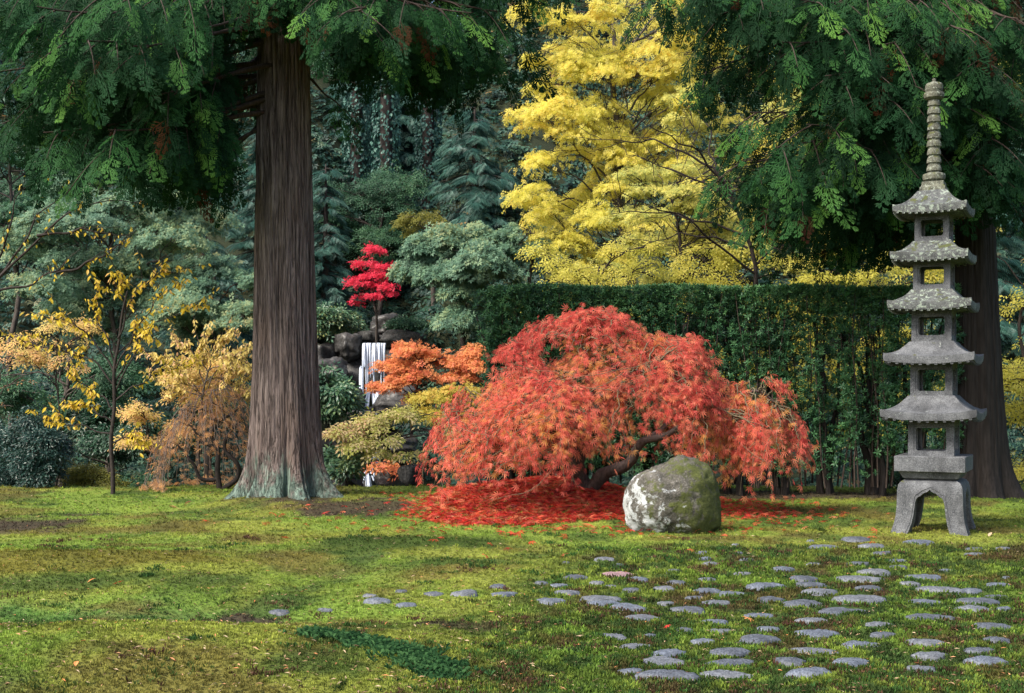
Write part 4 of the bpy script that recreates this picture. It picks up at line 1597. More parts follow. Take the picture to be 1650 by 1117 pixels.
for k in range(NS):
    x = r.uniform(HX0, HX1)
    f = (x - HX0) / (HX1 - HX0)
    y = HY0 + (HY1 - HY0) * (r.random() ** 1.5 if r.random() < .7 else r.random())
    dens = np.interp(f, [0, .3, .5, 1], [1.0, .92, .66, .60])
    z0 = r.uniform(.35, 1.0) if f < .5 else r.uniform(.25, .9)
    lean = r.normal(0, .05)
    z = z0
    ph = r.random() * 6.28
    if k % 6 == 0:
        zz = np.linspace(.15, HZ1 - .1, 8)
        sup.tube(np.column_stack([x + lean * (zz - 1.5) + .03 * np.sin(zz * 3 + ph), np.full(8, y), zz]), np.linspace(.016, .006, 8), 4)
    while z < HZ1 - .03:
        for _ in range(2):
            if r.random() < dens and (f < .35 or gapn[int(x * 7) % 60, int(z * 5) % 20] > .30 * min(1, (f - .35) * 4)):
                px_, py_ = x + lean * (z - 1.5) + .03 * math.sin(z * 3 + ph) + r.normal(0, .05), y + r.normal(0, .05)
                hp.append((px_, np.clip(py_, HY0 - .04, HY1 + .04), z + r.normal(0, .02)))
                d = np.array([r.normal(0, .5), r.normal(-.45, .45), .55 + .4 * r.random()])
                hf.append(d)
                hs.append(r.uniform(.05, .085))
                hr.append(-1.0)
        z += r.uniform(.050, .085)
for k in range(5200):                                    # the close-clipped top and its front edge
    x = r.uniform(HX0, HX1)
    z = HZ1 - .42 * r.random() ** 2.2 + .02 * math.sin(x * 3)
    y = HY0 + (r.random() ** 2) * (HY1 - HY0)
    hp.append((x, y + r.normal(0, .02), z))
    hf.append((r.normal(0, .4), r.normal(-.3, .4), .8))
    hs.append(r.uniform(.045, .08))
    hr.append(np.clip(.35 + .55 * r.random(), 0, 1))
for k in range(1500):                                    # left end
    hp.append((HX0 + abs(r.normal(0, .12)), r.uniform(HY0, HY1), r.uniform(.3, HZ1)))
    hf.append((-.6 + r.normal(0, .4), r.normal(-.2, .4), .6))
    hs.append(r.uniform(.05, .085))
    hr.append(.6 * r.random())
sup.part('shoots', M_TWIG, hedge, True)
hp, hf, hs, hr = map(np.array, (hp, hf, hs, hr))
nz = len(hp)
hr = np.where(hr < 0, np.clip(.5 * rg.random(nz) + .5 * (vnoise(hp * np.array([2.4, 2, 1.6]), 44) - .15), 0, 1), hr)
leaf_mass('foliage', T_SPRIG, hp, np.column_stack([rg.normal(0, 1, nz), rg.normal(0, 1, nz), rg.normal(0, .3, nz)]), hf, hs, M_YEW, hedge, 'rnd', hr)

# ------------------------------------------------------------------ broadleaved trees built from layered pads of leaves
T_FROND_MID = frond_template(9, .020, .40)
M_BARK = bark_mat('grey_bark', (.03, .024, .02), (.10, .085, .075), 20, .3)
M_BARK_BLACK = bark_mat('black_bark', (.014, .011, .010), (.050, .040, .036), 30, .4)


def pad_tree(name, label, cat, base, trunk, r0, pads, mat, tm, size, seed, group=None, bark=None, gap=.50, twigs=7, droop=.35, flat=.55, loose=0, wid=1.0,
             trunk_name='trunk', crown_name='crown', clump=2.0, tone=(.55, .6)):
    """trunk: list of points.  pads: (centre, (rx, ry, rz), leaves)"""
    r = np.random.default_rng(seed)
    base = np.asarray(base, float)
    root = thing(name, base, label, cat, group)
    bark = bark or M_BARK
    tm_b, br = MB(), MB()
    tp = wig(trunk, .02 * np.linalg.norm(np.asarray(trunk[-1]) - np.asarray(trunk[0])), r, 20)
    tp[0] = trunk[0]
    tm_b.tube(tp, np.linspace(r0, r0 * .3, 20), 8)
    tm_b.part(trunk_name, bark, root, True)
    LP, LF, LU, LR = [], [], [], []
    for q, (c, rad, n) in enumerate(pads):
        c, rad = np.asarray(c, float), np.asarray(rad, float)
        cand = np.nonzero(tp[:, 2] < c[2] - .1 * rad[0])[0]
        j = cand[-1] if len(cand) else 4
        j = max(3, int(j - r.integers(0, 4)))
        L = np.linalg.norm(c - tp[j])
        if len(pads) > 40 and q % 3:
            thin_ = .35
        else:
            thin_ = 1.0
        lim = wig([tp[j], (tp[j] + c) / 2 + UP * .12 * L + r.normal(0, .05 * L, 3), c], .03 * L, r, 12)
        lim[0] = tp[j]
        br.tube(lim, np.linspace(max(.012, r0 * .26 * thin_), .006, 12), 5)
        for k in range(twigs):
            a = r.random() * 6.283
            e = c + rad * np.array([math.cos(a), math.sin(a), r.uniform(-.4, .5)]) * r.uniform(.5, .98)
            s = lim[r.integers(6, 12)]
            br.tube(wig([s, (s + e) / 2 + UP * .05 * np.linalg.norm(e - s), e], .04 * rad[0], r, 7), np.linspace(.010, .003, 7), 4)
        m_ = int(n * 2.2)
        d = nrm(r.normal(0, 1, (m_, 3)))
        d[:, 2] = np.where(d[:, 2] < -.2, -d[:, 2] * .5, d[:, 2])
        rr = r.random(m_) ** .33
        edge = .85 + .35 * (fbm(d * 2.2 + q * 7.1 + seed, seed, 3) - .5) * 2
        pp = c + d * rad * (rr * edge)[:, None]
        hor = np.hypot(d[:, 0], d[:, 1]) * rr
        pp[:, 2] -= droop * rad[2] * hor ** 2
        cl = fbm(pp * np.array([clump, clump, clump * 2.2]) + seed * 3.3, seed + 1, 3)
        sel = np.nonzero(cl > gap - .04 + .10 * r.random(m_))[0][:n]
        pp, d, cl = pp[sel], d[sel], cl[sel]
        k = len(pp)
        out = nrm(d * np.array([1, 1, .3]) + r.normal(0, .45, (k, 3)))
        LP.append(pp)
        LF.append(nrm(out - UP * (droop + .3 * r.random((k, 1)))))
        LU.append(nrm(UP * flat + d * (1 - flat) + np.array([0, -.25, 0]) + r.normal(0, .33, (k, 3))))
        LR.append(np.clip(tone[0] * r.random(k) + tone[1] * (fbm(pp * .9 + 5, seed + 2, 2) - .2), 0, 1))
    V, Fs = br.get()
    part('branches', V, Fs, bark, root, True)
    LP, LF, LU, LR = map(np.concatenate, (LP, LF, LU, LR))
    sz = size * r.uniform(.65, 1.2, len(LP))
    idx = np.arange(len(LP))
    if loose:
        idx = loose_leaves(tm, LP, LF, LU, sz, mat, root, loose)
    instance_cloud(crown_name, spray_of(tm, SPOTS4, .35), LP[idx], LF[idx], LU[idx], sz[idx] * .92, cloud_of(mat), root, 'rnd', LR[idx])
    return root


def pad(u, v_, Y, ru, rv, depth, n):
    k = Y / F
    return (P(u, v_, Y), (ru * k, depth, rv * 1.35 * k), n)


def fill(u, v_, Y, ru, rv, depth, k, seed, pw, ph, n):
    """k layered pads spread through an ellipsoid"""
    r = np.random.default_rng(seed)
    out = []
    g = 0
    while len(out) < k and g < 4000:
        g += 1
        a, b_, c = r.uniform(-1, 1, 3)
        if a * a + b_ * b_ + c * c > 1:
            continue
        q = P(u + a * ru, v_ + b_ * rv, Y + c * depth)
        if any(np.linalg.norm((q - o[0]) / np.array([1, 1, .45])) < .45 * pw * Y / F for o in out):
            continue
        s = r.uniform(.75, 1.25)
        out.append((q, (pw * s * Y / F, pw * s * Y / F * .9, ph * 1.35 * s * Y / F), int(n * s)))
    return out


def fillr(u0, u1, v0, v1, Y, depth, k, seed, pw, ph, n):
    r = np.random.default_rng(seed)
    out = []
    for _ in range(k):
        s = r.uniform(.7, 1.3)
        q = P(r.uniform(u0, u1), r.uniform(v0, v1), Y + r.uniform(-depth, depth))
        out.append((q, (pw * s * Y / F, pw * s * Y / F, ph * s * Y / F), int(n * s)))
    return out


def gz(u, Y):
    x = (u - 825) / F * Y
    return np.array([x, Y, hz(x, Y)[0] - .08])


M_GOLD = leaf_mat('golden_leaf', [(.40, .42, .07), (.64, .60, .09), (.82, .72, .13), (.86, .78, .22), (.72, .50, .06)], .6, .5, .25)
M_PALEGOLD = leaf_mat('pale_yellow_green_leaf', [(.24, .30, .09), (.42, .45, .12), (.62, .57, .14), (.74, .66, .16)], .5, .5, .25)
M_CHERRY = leaf_mat('yellow_cherry_leaf', [(.44, .32, .03), (.68, .50, .04), (.80, .62, .07), (.76, .46, .14)], .5, .45, .3)
M_CHERRY_BACK = leaf_mat('lemon_cherry_leaf', [(.40, .40, .06), (.60, .56, .09), (.76, .68, .14), (.72, .54, .10)], .55, .45, .3)
M_CHERRY_PALE = leaf_mat('pale_cherry_leaf', [(.50, .38, .10), (.70, .56, .16), (.76, .62, .22), (.70, .42, .24)], .5, .45, .3)
M_GREYGREEN = leaf_mat('grey_green_leaf', [(.040, .092, .060), (.082, .170, .108), (.15, .27, .165), (.27, .33, .15), (.36, .24, .10)], .35, .5, .3)
M_MIDGREEN = leaf_mat('mid_green_leaf', [(.012, .042, .022), (.026, .082, .042), (.055, .14, .065), (.11, .20, .075)], .3, .5, .3)
M_BLUEGREEN = leaf_mat('blue_green_needles', [(.012, .042, .036), (.022, .075, .062), (.045, .125, .098), (.085, .19, .14)], .2, .5, .3)
M_DEEPGREEN = leaf_mat('deep_green_leaf', [(.010, .034, .019), (.020, .064, .033), (.040, .105, .052)], .2, .4, .4)
M_SCARLET = leaf_mat('scarlet_leaf', [(.45, .015, .04), (.68, .03, .07), (.78, .06, .12)], .4, .5, .25)
M_ORANGE = leaf_mat('orange_pink_leaf', [(.60, .12, .08), (.72, .22, .11), (.76, .36, .12), (.74, .27, .20)], .45, .5, .25)
M_DOGWOOD = leaf_mat('dogwood_leaf', [(.32, .38, .07), (.55, .56, .13), (.72, .58, .30), (.70, .30, .20)], .4, .45, .35)
M_OLIVE = leaf_mat('olive_leaf', [(.075, .085, .014), (.17, .17, .025), (.28, .25, .035)], .4, .5, .3)
M_PEACH = leaf_mat('peach_leaf', [(.50, .42, .12), (.72, .58, .18), (.74, .46, .22), (.66, .34, .18)], .5, .5, .25)
M_AMBER = leaf_mat('amber_leaf', [(.20, .20, .03), (.42, .38, .06), (.62, .46, .09), (.66, .30, .08)], .45, .5, .25)
M_RUST = leaf_mat('rust_lace_leaf', [(.44, .22, .12), (.62, .34, .17), (.74, .40, .16), (.68, .50, .34)], .4, .6, .2)
M_GLOSSY = leaf_mat('glossy_leaf', [(.008, .026, .022), (.014, .044, .034), (.028, .072, .052)], .1, .38, .4)
M_RHODO = leaf_mat('rhododendron_leaf', [(.022, .065, .038), (.045, .120, .065), (.10, .185, .085), (.42, .38, .10)], .2, .35, .5)

# golden maple
pads = fillr(850, 1130, 0, 440, 35.2, 1.4, 92, 5, 46, 22, 520) + fillr(1000, 1280, -20, 300, 37.5, 1.2, 34, 6, 58, 30, 420) + fillr(835, 900, 60, 380, 34.8, .8, 12, 8, 34, 14, 260)
b0 = gz(1010, 36)
pad_tree('golden_maple', 'tall golden yellow maple rising above the hedge', 'tree', b0, [b0, P(1010, 380, 35.6), P(1000, 250, 35.4), P(985, 120, 35.6), P(985, 20, 36)], .17, pads, M_GOLD, T_MAPLE3, .056, 101, gap=.475, droop=.8, clump=3.0, tone=(.75, .55), flat=.4)

# paler yellow-green tree in front of it, right
pads = fillr(960, 1330, 270, 460, 30, 1.6, 44, 7, 46, 18, 260) + fillr(1080, 1520, 150, 470, 31, 1.4, 40, 9, 46, 20, 240)
b0 = gz(1110, 30)
pad_tree('yellow_green_maple', 'pale yellow-green tree below the golden maple, just above the hedge', 'tree', b0, [b0, P(1105, 470, 30), P(1090, 380, 30), P(1080, 300, 30)], .10, pads, M_PALEGOLD, T_MAPLE3, .068, 102, gap=.50, clump=3.0, tone=(.8, .5), bark=M_BARK_BLACK, twigs=9)

# cherries with large yellow leaves behind the hedge
for q, (u, Y, vc, ru, rv, k, lab) in enumerate([(960, 26, 520, 130, 130, 16, 'yellow cherry tree behind the left part of the hedge'), (1180, 25.5, 560, 140, 170, 22, 'yellow cherry tree behind the middle of the hedge'),
                                                (1400, 25, 560, 150, 180, 24, 'yellow cherry tree behind the hedge near the pagoda'), (1655, 25, 640, 95, 170, 16, 'yellow cherry tree right of the pagoda, behind the dark cedar trunk')]):
    b0 = gz(u, Y)
    pads = fill(u, vc, Y, ru, rv, 1.1, k, 40 + q, 66, 30, 200) + fillr(u - 120, u + 120, 395, 455, Y, .8, 7, 50 + q, 48, 20, 150)
    pad_tree('yellow_cherry_tree', lab, 'tree', b0, [b0, P(u + 8, 650, Y), P(u - 10, 540, Y), P(u + 6, 430, Y)], .07, pads, M_CHERRY_BACK, T_OVATE, .075, 200 + q, 'yellow cherries behind the hedge', M_BARK_BLACK, .50, 9, .7, .3)

# bare reaching branches over the hedge
r = np.random.default_rng(3)
bt = gz(1230, 24.5)
root = thing('bare_cherry_tree', bt, 'thin dark leafless branching tree arching over the hedge top', 'tree')
mb = MB()
mb.tube(wig([bt, P(1225, 600, 24.5), P(1215, 440, 24.4), P(1190, 340, 24.2), P(1150, 270, 24)], .1, r, 20), np.linspace(.07, .03, 20), 7)
mb.part('trunk', M_BARK_BLACK, root, True)
mb = MB()
for (a, b_) in [((1215, 440), (1000, 310)), ((1200, 380), (985, 345)), ((1190, 340), (1010, 250)), ((1170, 300), (1040, 200)), ((1160, 290), (1120, 170)), ((1205, 400), (1050, 390)), ((1215, 430), (1330, 330)), ((1200, 380), (1300, 400)), ((1150, 270), (970, 225))]:
    A, B = P(*a, 24.3), P(*b_, 24.3 + r.normal(0, .6))
    w = wig([A, (A + B) / 2 + UP * .25, B], .08, r, 16)
    mb.tube(w, np.linspace(.028, .007, 16), 5)
    for k in range(9):
        j = r.integers(4, 16)
        e = w[j] + nrm(B - A) * r.uniform(.2, .6) + r.normal(0, .28, 3)
        mb.tube(wig([w[j], (w[j] + e) / 2, e], .03, r, 6), np.linspace(.009, .003, 6), 4)
mb.part('branches', M_BARK_BLACK, root, True)

# green domed maple over the waterfall
pads = fill(745, 440, 35, 92, 82, 1.9, 22, 8, 42, 15, 620)
b0 = gz(750, 36)
pad_tree('green_maple', 'rounded grey-green maple left of the hedge above waterfall', 'tree', b0, [b0, P(748, 560, 36), P(742, 480, 35.6), P(745, 400, 35.4)], .12, pads, M_GREYGREEN, T_MAPLE3, .12, 103, gap=.40, droop=.9)

# scarlet maple
pads = [pad(600, 402, 38, 20, 8, .5, 150), pad(588, 424, 37.8, 26, 7, .5, 190), pad(622, 428, 37.8, 24, 7, .5, 170), pad(606, 444, 37.6, 30, 6, .5, 190), pad(578, 456, 37.4, 26, 7, .5, 190), pad(622, 462, 37.4, 26, 6, .5, 170), pad(595, 476, 37.2, 30, 6, .5, 190), pad(575, 484, 37, 18, 5, .4, 90), pad(632, 472, 37.4, 14, 5, .4, 70)]
b0 = gz(605, 38.5)
pad_tree('scarlet_maple', 'small scarlet maple above the waterfall', 'tree', b0, [b0, P(607, 500, 38), P(602, 450, 37.8), P(600, 405, 37.8)], .06, pads, M_SCARLET, T_MAPLE3, .075, 104, gap=.47)

# orange maple across the fall
pads = [pad(634, 588, 31, 40, 10, .55, 300), pad(660, 566, 31, 45, 12, .6, 420), pad(700, 578, 31, 48, 13, .7, 460), pad(745, 582, 31.3, 38, 12, .6, 360), pad(622, 622, 30.7, 34, 9, .5, 240), pad(640, 612, 30.8, 40, 11, .5, 330), pad(690, 606, 30.7, 45, 12, .6, 380), pad(735, 606, 31, 36, 11, .5, 280), pad(770, 590, 31, 30, 12, .5, 260), pad(765, 566, 31.2, 28, 10, .5, 200), pad(640, 592, 31, 38, 10, .5, 280), pad(668, 640, 31, 20, 8, .4, 90)]
b0 = gz(662, 31)
pad_tree('orange_maple', 'orange and pink maple spreading across the waterfall', 'tree', b0, [b0, P(660, 680, 31), P(672, 630, 31), P(680, 590, 31)], .06, pads, M_ORANGE, T_MAPLE3, .085, 105, gap=.46, bark=M_BARK_BLACK)

# olive maple between it and the red maple
pads = [pad(705, 640, 27, 55, 12, .6, 420), pad(745, 625, 27, 40, 12, .6, 320), pad(680, 668, 26.8, 45, 11, .6, 300), pad(725, 668, 26.6, 50, 12, .6, 360), pad(760, 650, 26.8, 35, 14, .6, 250)]
b0 = gz(722, 27)
pad_tree('amber_maple', 'amber and olive small maple just left of the red maple', 'tree', b0, [b0, P(722, 740, 27), P(718, 690, 27), P(720, 640, 27)], .05, pads, M_AMBER, T_MAPLE3, .075, 106, gap=.47, bark=M_BARK_BLACK)

# dogwood before the lower cascade
pads = [pad(543, 694, 23.4, 24, 8, .4, 120), pad(560, 690, 23.6, 34, 9, .5, 200), pad(600, 676, 23.8, 40, 12, .5, 280), pad(645, 668, 24, 42, 12, .5, 280), pad(690, 672, 24.2, 42, 14, .5, 280), pad(580, 712, 23.4, 36, 10, .45, 200), pad(625, 700, 23.4, 42, 12, .5, 280), pad(672, 704, 23.6, 40, 12, .5, 260), pad(712, 695, 24, 34, 14, .45, 200), pad(610, 728, 23.4, 30, 8, .4, 90), pad(660, 728, 23.4, 30, 8, .4, 100)]
b0 = gz(655, 23.8)
pad_tree('dogwood_tree', 'low dogwood with yellow-green and pink leaves beside the cedar', 'tree', b0, [b0, P(657, 775, 23.8), P(645, 745, 23.8), P(622, 718, 23.8), P(608, 690, 23.8)], .075, pads, M_DOGWOOD, T_OVATE, .090, 107, gap=.52, bark=M_BARK_BLACK, droop=.7)
pads = [pad(610, 752, 25.4, 24, 9, .4, 90), pad(650, 757, 25.6, 20, 9, .4, 70)]
b0 = gz(632, 25.6)
pad_tree('orange_shrub', 'small orange-leaved shrub under the dogwood by the cascade', 'shrub', b0, [b0, P(630, 775, 25.6), P(628, 760, 25.5)], .02, pads, M_ORANGE, T_OVATE, .10, 108, crown_name='foliage', trunk_name='stem')

# trees on the slope at the left
for q, (nm, lab, u, Y, specs, mat, gp, leafsize, tm) in enumerate([
    ('green_tree', 'broad grey-green tree behind the yellow cherry sapling', 180, 29.5, (180, 405, 29.5, 185, 130, 2.0, 34, 62, 18, 560), M_GREYGREEN, .47, .085, T_MAPLE3),
    ('green_tree', 'bushy grey-green tree close left of the cedar trunk', 340, 28, (345, 490, 28, 85, 70, 1.4, 15, 48, 16, 520), M_GREYGREEN, .46, .08, T_MAPLE3),
    ('dark_shrub_tree', 'dark green shrubby tree under the yellow cherry', 90, 26.5, (110, 620, 26.5, 130, 70, 1.2, 16, 55, 20, 420), M_MIDGREEN, .50, .09, T_OVATE),
    ('dark_shrub_tree', 'dark green shrub in shade behind the cherry stem', 190, 25.5, (170, 705, 25.5, 110, 60, 1.0, 12, 50, 22, 300), M_DEEPGREEN, .50, .10, T_OVATE),
    ('green_tree', 'dim green tree at the far left under the cedar boughs', 20, 33, (20, 300, 33, 120, 120, 2.0, 18, 62, 18, 480), M_MIDGREEN, .48, .09, T_MAPLE3),
    ('ivy_mound', 'bank of dull green ivy upslope of the green maple', 610, 43, (620, 345, 44, 95, 80, 1.6, 22, 48, 22, 620), M_MIDGREEN, .46, .09, T_DIAMOND),
    ('ivy_mound', 'yellow-flecked green thicket right above the green maple', 700, 41, (690, 370, 41, 60, 28, 1.0, 7, 36, 14, 300), M_OLIVE, .5, .08, T_DIAMOND),
    ('green_tree', 'small grey-green tree under the golden maple edge', 850, 35, (860, 400, 34.5, 45, 45, 1.0, 7, 38, 12, 300), M_GREYGREEN, .5, .085, T_MAPLE3),
    ('green_tree', 'dusky green tree high on the slope behind the cedar trunk', 470, 50, (430, 180, 52, 150, 120, 2.5, 26, 60, 22, 520), M_MIDGREEN, .48, .12, T_DIAMOND),
    ('green_tree', 'dusky green tree high on the slope at upper left', 150, 50, (150, 170, 50, 190, 140, 2.5, 26, 70, 24, 520), M_MIDGREEN, .48, .12, T_DIAMOND),
    ('green_tree', 'dusky tree on the upper slope behind the dark cedar', 1450, 46, (1420, 220, 46, 260, 200, 3.0, 34, 75, 24, 520), M_PALEGOLD, .47, .13, T_DIAMOND)]):
    b0 = gz(u, Y)
    pads = fill(*specs[:7], 60 + q, *specs[7:])
    vt = specs[1] - specs[3 + 0] * 0
    isb = 'ivy' in nm or 'shrub' in nm
    pad_tree(nm, lab, 'shrub' if isb else 'tree', b0, [b0, b0 * .4 + P(specs[0], specs[1], specs[2]) * .6, P(specs[0], specs[1] - specs[4] * .6, specs[2])], .10, pads, mat, tm, leafsize, 300 + q, gap=gp, droop=.6)


# layered conifers
def conifer(name, label, u, Y, v_top, v_bot, half, mat, seed, tiers_=11, fs=.34):
    r = np.random.default_rng(seed)
    b0 = gz(u, Y)
    top = P(u, v_top, Y)
    zb = P(u, v_bot, Y)[2]
    root = thing(name, b0, label, 'tree', 'layered conifers on the slope')
    mb = MB()
    mb.tube(np.array([b0, b0 * .5 + top * .5, top]), [.16, .10, .02], 8)
    mb.part('trunk', M_BARK_BLACK, root, True)
    br, fol = MB(), Fol()
    R = half * Y / F
    for k in range(tiers_):
        t = (k + .5) / tiers_
        z = top[2] + (zb - top[2]) * t
        L = R * (.18 + .82 * t ** .8)
        nb = 6 + int(5 * t)
        for q in range(nb):
            a = r.random() * 6.283
            l = L * r.uniform(.7, 1.15)
            d = np.array([math.cos(a), math.sin(a), 0])
            S = np.array([top[0], top[1], z + r.normal(0, .12)])
            pts = S + d * l * np.linspace(0, 1, 8)[:, None] - UP * (l * .30 * np.linspace(0, 1, 8) ** 1.6)[:, None]
            br.tube(pts, np.linspace(.025, .005, 8), 4)
            for j in range(int(7 + 9 * l)):
                w = r.random() ** .6
                p = pts[int(w * 7)] + r.normal(0, .04, 3)
                sd = nrm(np.cross(d, UP)) * (1 if j % 2 else -1)
                fol.add(p, nrm(d * r.uniform(.5, 1) + sd * r.uniform(.2, .9) - UP * r.uniform(.15, .5)), nrm(UP + r.normal(0, .25, 3) + np.array([0, -.3, 0])), fs * r.uniform(.6, 1.2), np.clip(.6 * r.random() + .35 * w, 0, 1))
    br.part('branches', M_BARK_BLACK, root, True)
    p, f, u_, s_, rn = fol.arr()
    instance_cloud('crown', T_FROND_MID, p, f, u_, s_, cloud_of(mat), root, 'rnd', rn)
    return root


conifer('layered_conifer', 'dark layered hemlock left of the golden maple', 765, 44, 165, 360, 95, M_BLUEGREEN, 1, 9, .55)
conifer('layered_conifer', 'blue-green conifer just right of the cedar trunk', 525, 41, 265, 520, 60, M_BLUEGREEN, 2, 12, .42)
conifer('layered_conifer', 'blue-green conifer showing left of the cedar trunk', 330, 38, 240, 540, 85, M_BLUEGREEN, 3, 11, .45)
conifer('layered_conifer', 'dark conifer behind the cedar trunk at mid height', 420, 42, 200, 540, 80, M_BLUEGREEN, 4, 12, .5)
conifer('layered_conifer', 'dim conifer high on the slope under the cedar boughs', 640, 56, 20, 330, 110, M_BLUEGREEN, 5, 12, .7)
conifer('layered_conifer', 'dim conifer at the top of the slope left of the golden maple', 790, 58, -10, 300, 100, M_BLUEGREEN, 6, 12, .7)
conifer('layered_conifer', 'dim conifer upslope left of the hemlock', 560, 50, 120, 360, 80, M_BLUEGREEN, 7, 10, .6)
conifer('layered_conifer', 'dim conifer upslope behind the green trees at left', 250, 52, 60, 420, 130, M_BLUEGREEN, 8, 12, .7)
conifer('layered_conifer', 'dim conifer upslope at the far left edge', 40, 50, 60, 420, 130, M_BLUEGREEN, 9, 12, .7)
conifer('layered_conifer', 'dim conifer upslope behind the dark cedar', 1560, 40, 120, 520, 130, M_BLUEGREEN, 10, 12, .6)

# ivy-clad trunks on the slope
r = np.random.default_rng(19)
for lab, u, Y, v0, v1 in (('ivy covered trunk on the slope, left of the pair', 575, 47, 420, 60), ('ivy covered trunk on the slope, middle one', 622, 46, 420, 60), ('slim ivy covered trunk beside the hemlock', 690, 49, 400, 60)):
    b0 = gz(u, Y)
    root = thing('ivy_clad_trunk', b0, lab, 'tree', 'ivy clad trunks')
    MB().tube(np.array([b0, (b0 + P(u, v1, Y)) / 2, P(u, v1, Y)]), [.28, .24, .18], 9).part('trunk', M_BARK_BLACK, root, True)
    n = 2600
    t = r.random(n)
    a = r.random(n) * 6.283
    rad = .42 + .20 * fbm(np.column_stack([t * 9, np.cos(a), np.sin(a)]), 4, 3)
    c = b0 + (P(u, v1, Y) - b0) * t[:, None]
    d = np.column_stack([np.cos(a), np.sin(a), np.zeros(n)])
    leaves('ivy', T_DIAMOND, c + d * rad[:, None], nrm(-UP + d * .3 + r.normal(0, .4, (n, 3))), nrm(d + r.normal(0, .3, (n, 3))), r.uniform(.10, .18, n), M_BLUEGREEN, root, .8 * r.random(n), 1.4)

# undergrowth over the whole slope
n = 80000
sy = 23 + 45 * r.random(n) ** .85
sx_ = (r.random(n) * 2 - 1) * (sy * .46 + 2)
cl = fbm(np.column_stack([sx_ * .7, sy * .7, sx_ * 0]), 71, 3)
ok = (cl > .36) & ~((np.abs(sx_ - FALL_X) < 1.1) & (sy < 39.5)) & ~((sx_ > -.6) & (sy < 24))
sx_, sy, cl = sx_[ok], sy[ok], cl[ok]
n = len(sx_)
zz = hz(sx_, sy) + (cl - .34) * 3.0 * r.random(n) * smooth(23, 30, sy) + .05
a = r.random(n) * 6.283
M_UNDER = leaf_mat('undergrowth_leaf', [(.008, .024, .020), (.014, .046, .034), (.028, .080, .055), (.06, .125, .075), (.24, .14, .05)], .25, .5, .3, cloud=True)
o = instance_cloud('slope_undergrowth', T_SPRAY5, np.column_stack([sx_, sy, zz]), nrm(np.column_stack([np.cos(a), np.sin(a) - .5, r.normal(-.3, .4, n)])), nrm(np.column_stack([r.normal(0, .4, n), r.normal(-.6, .4, n), np.ones(n)])),
           (.12 + .0075 * sy) * r.uniform(.6, 1.3, n), M_UNDER, None, 'rnd', np.clip(r.random(n) ** 1.3 * .75 + .5 * (cl - .45) + (r.random(n) < .02) * .6, 0, 1))
tag(o, 'dark ivy, ferns and undergrowth covering the slope', 'undergrowth', kind='stuff')

# shrubs
for q, (nm, lab, u, Y, specs, mat, tm, size) in enumerate([
    ('glossy_bush', 'dark glossy evergreen bush at the lawn edge, far left', 45, 22.4, (45, 735, 22.4, 62, 52, .7, 14, 34, 28, 330), M_GLOSSY, T_OVATE, .075),
    ('low_shrub', 'low olive-green shrub between the glossy bush and cherry stem', 148, 22.9, (150, 772, 22.9, 58, 22, .5, 9, 30, 16, 260), M_OLIVE, T_DIAMOND, .05),
    ('low_shrub', 'low green shrub at the lawn edge right of the cherry stem', 215, 22.8, (220, 782, 22.8, 40, 12, .4, 5, 26, 12, 200), M_MIDGREEN, T_DIAMOND, .06),
    ('rhododendron_bush', 'pale-leaved rhododendron left of the waterfall top', 545, 38.6, (543, 522, 38.6, 42, 30, .9, 11, 24, 14, 300), M_RHODO, T_OVATE, .12),
    ('rhododendron_bush', 'rhododendron leaning out from behind the cedar trunk', 530, 28, (530, 645, 28, 34, 42, .7, 10, 26, 18, 200), M_RHODO, T_OVATE, .13),
    ('rhododendron_bush', 'low green rhododendron beside the lower cascade', 560, 24, (556, 745, 24, 36, 22, .5, 8, 24, 14, 170), M_RHODO, T_OVATE, .12),
    ('low_shrub', 'small dark green shrub above the right rocks of the fall', 655, 38, (655, 530, 38.6, 30, 14, .6, 5, 24, 10, 200), M_MIDGREEN, T_DIAMOND, .09),
    ('peach_shrub', 'airy peach and yellow shrub close left of the cedar trunk', 350, 25, (335, 612, 25, 75, 50, .9, 16, 34, 18, 170), M_PEACH, T_OVATE, .075),
    ('peach_shrub', 'airy pale yellow shrub left of the cherry stem', 90, 25, (95, 560, 25, 75, 45, .9, 12, 34, 16, 110), M_PEACH, T_OVATE, .070),
    ('peach_shrub', 'low peach-leaved shrub right of the cherry stem', 240, 24, (240, 690, 24, 45, 40, .7, 9, 30, 16, 120), M_PEACH, T_OVATE, .070),
    ('dark_shrub', 'dark shrub between the orange maple and hedge end', 775, 34, (778, 590, 34, 45, 55, .8, 12, 34, 22, 300), M_DEEPGREEN, T_OVATE, .10),
    ('low_shrub', 'green shrub in the shade under the red maple', 900, 22, (860, 735, 22.0, 80, 40, .5, 9, 36, 20, 180), M_MIDGREEN, T_OVATE, .07),
    ('low_shrub', 'yellow-green shrub glimpsed behind the red maple skirt', 790, 23.5, (780, 730, 23.2, 45, 30, .5, 6, 30, 16, 180), M_OLIVE, T_OVATE, .08),
    ('low_shrub', 'leafy green plant at the hedge foot left of the pagoda', 1450, 20.2, (1452, 760, 21.4, 22, 26, .3, 4, 20, 14, 60), M_MIDGREEN, T_OVATE, .09)]):
    b0 = gz(u, Y)
    pads = fill(*specs[:7], 80 + q, *specs[7:])
    pad_tree(nm, lab, 'shrub', b0, [b0, b0 * .5 + P(specs[0], specs[1], specs[2]) * .5, P(specs[0], specs[1], specs[2])], .03, pads, mat, tm, size, 400 + q, gap=.50 if nm == 'peach_shrub' else .40, droop=.4, trunk_name='stem', crown_name='foliage', bark=M_BARK_BLACK)

# ------------------------------------------------------------------ young cherry at the lawn edge
r = np.random.default_rng(15)


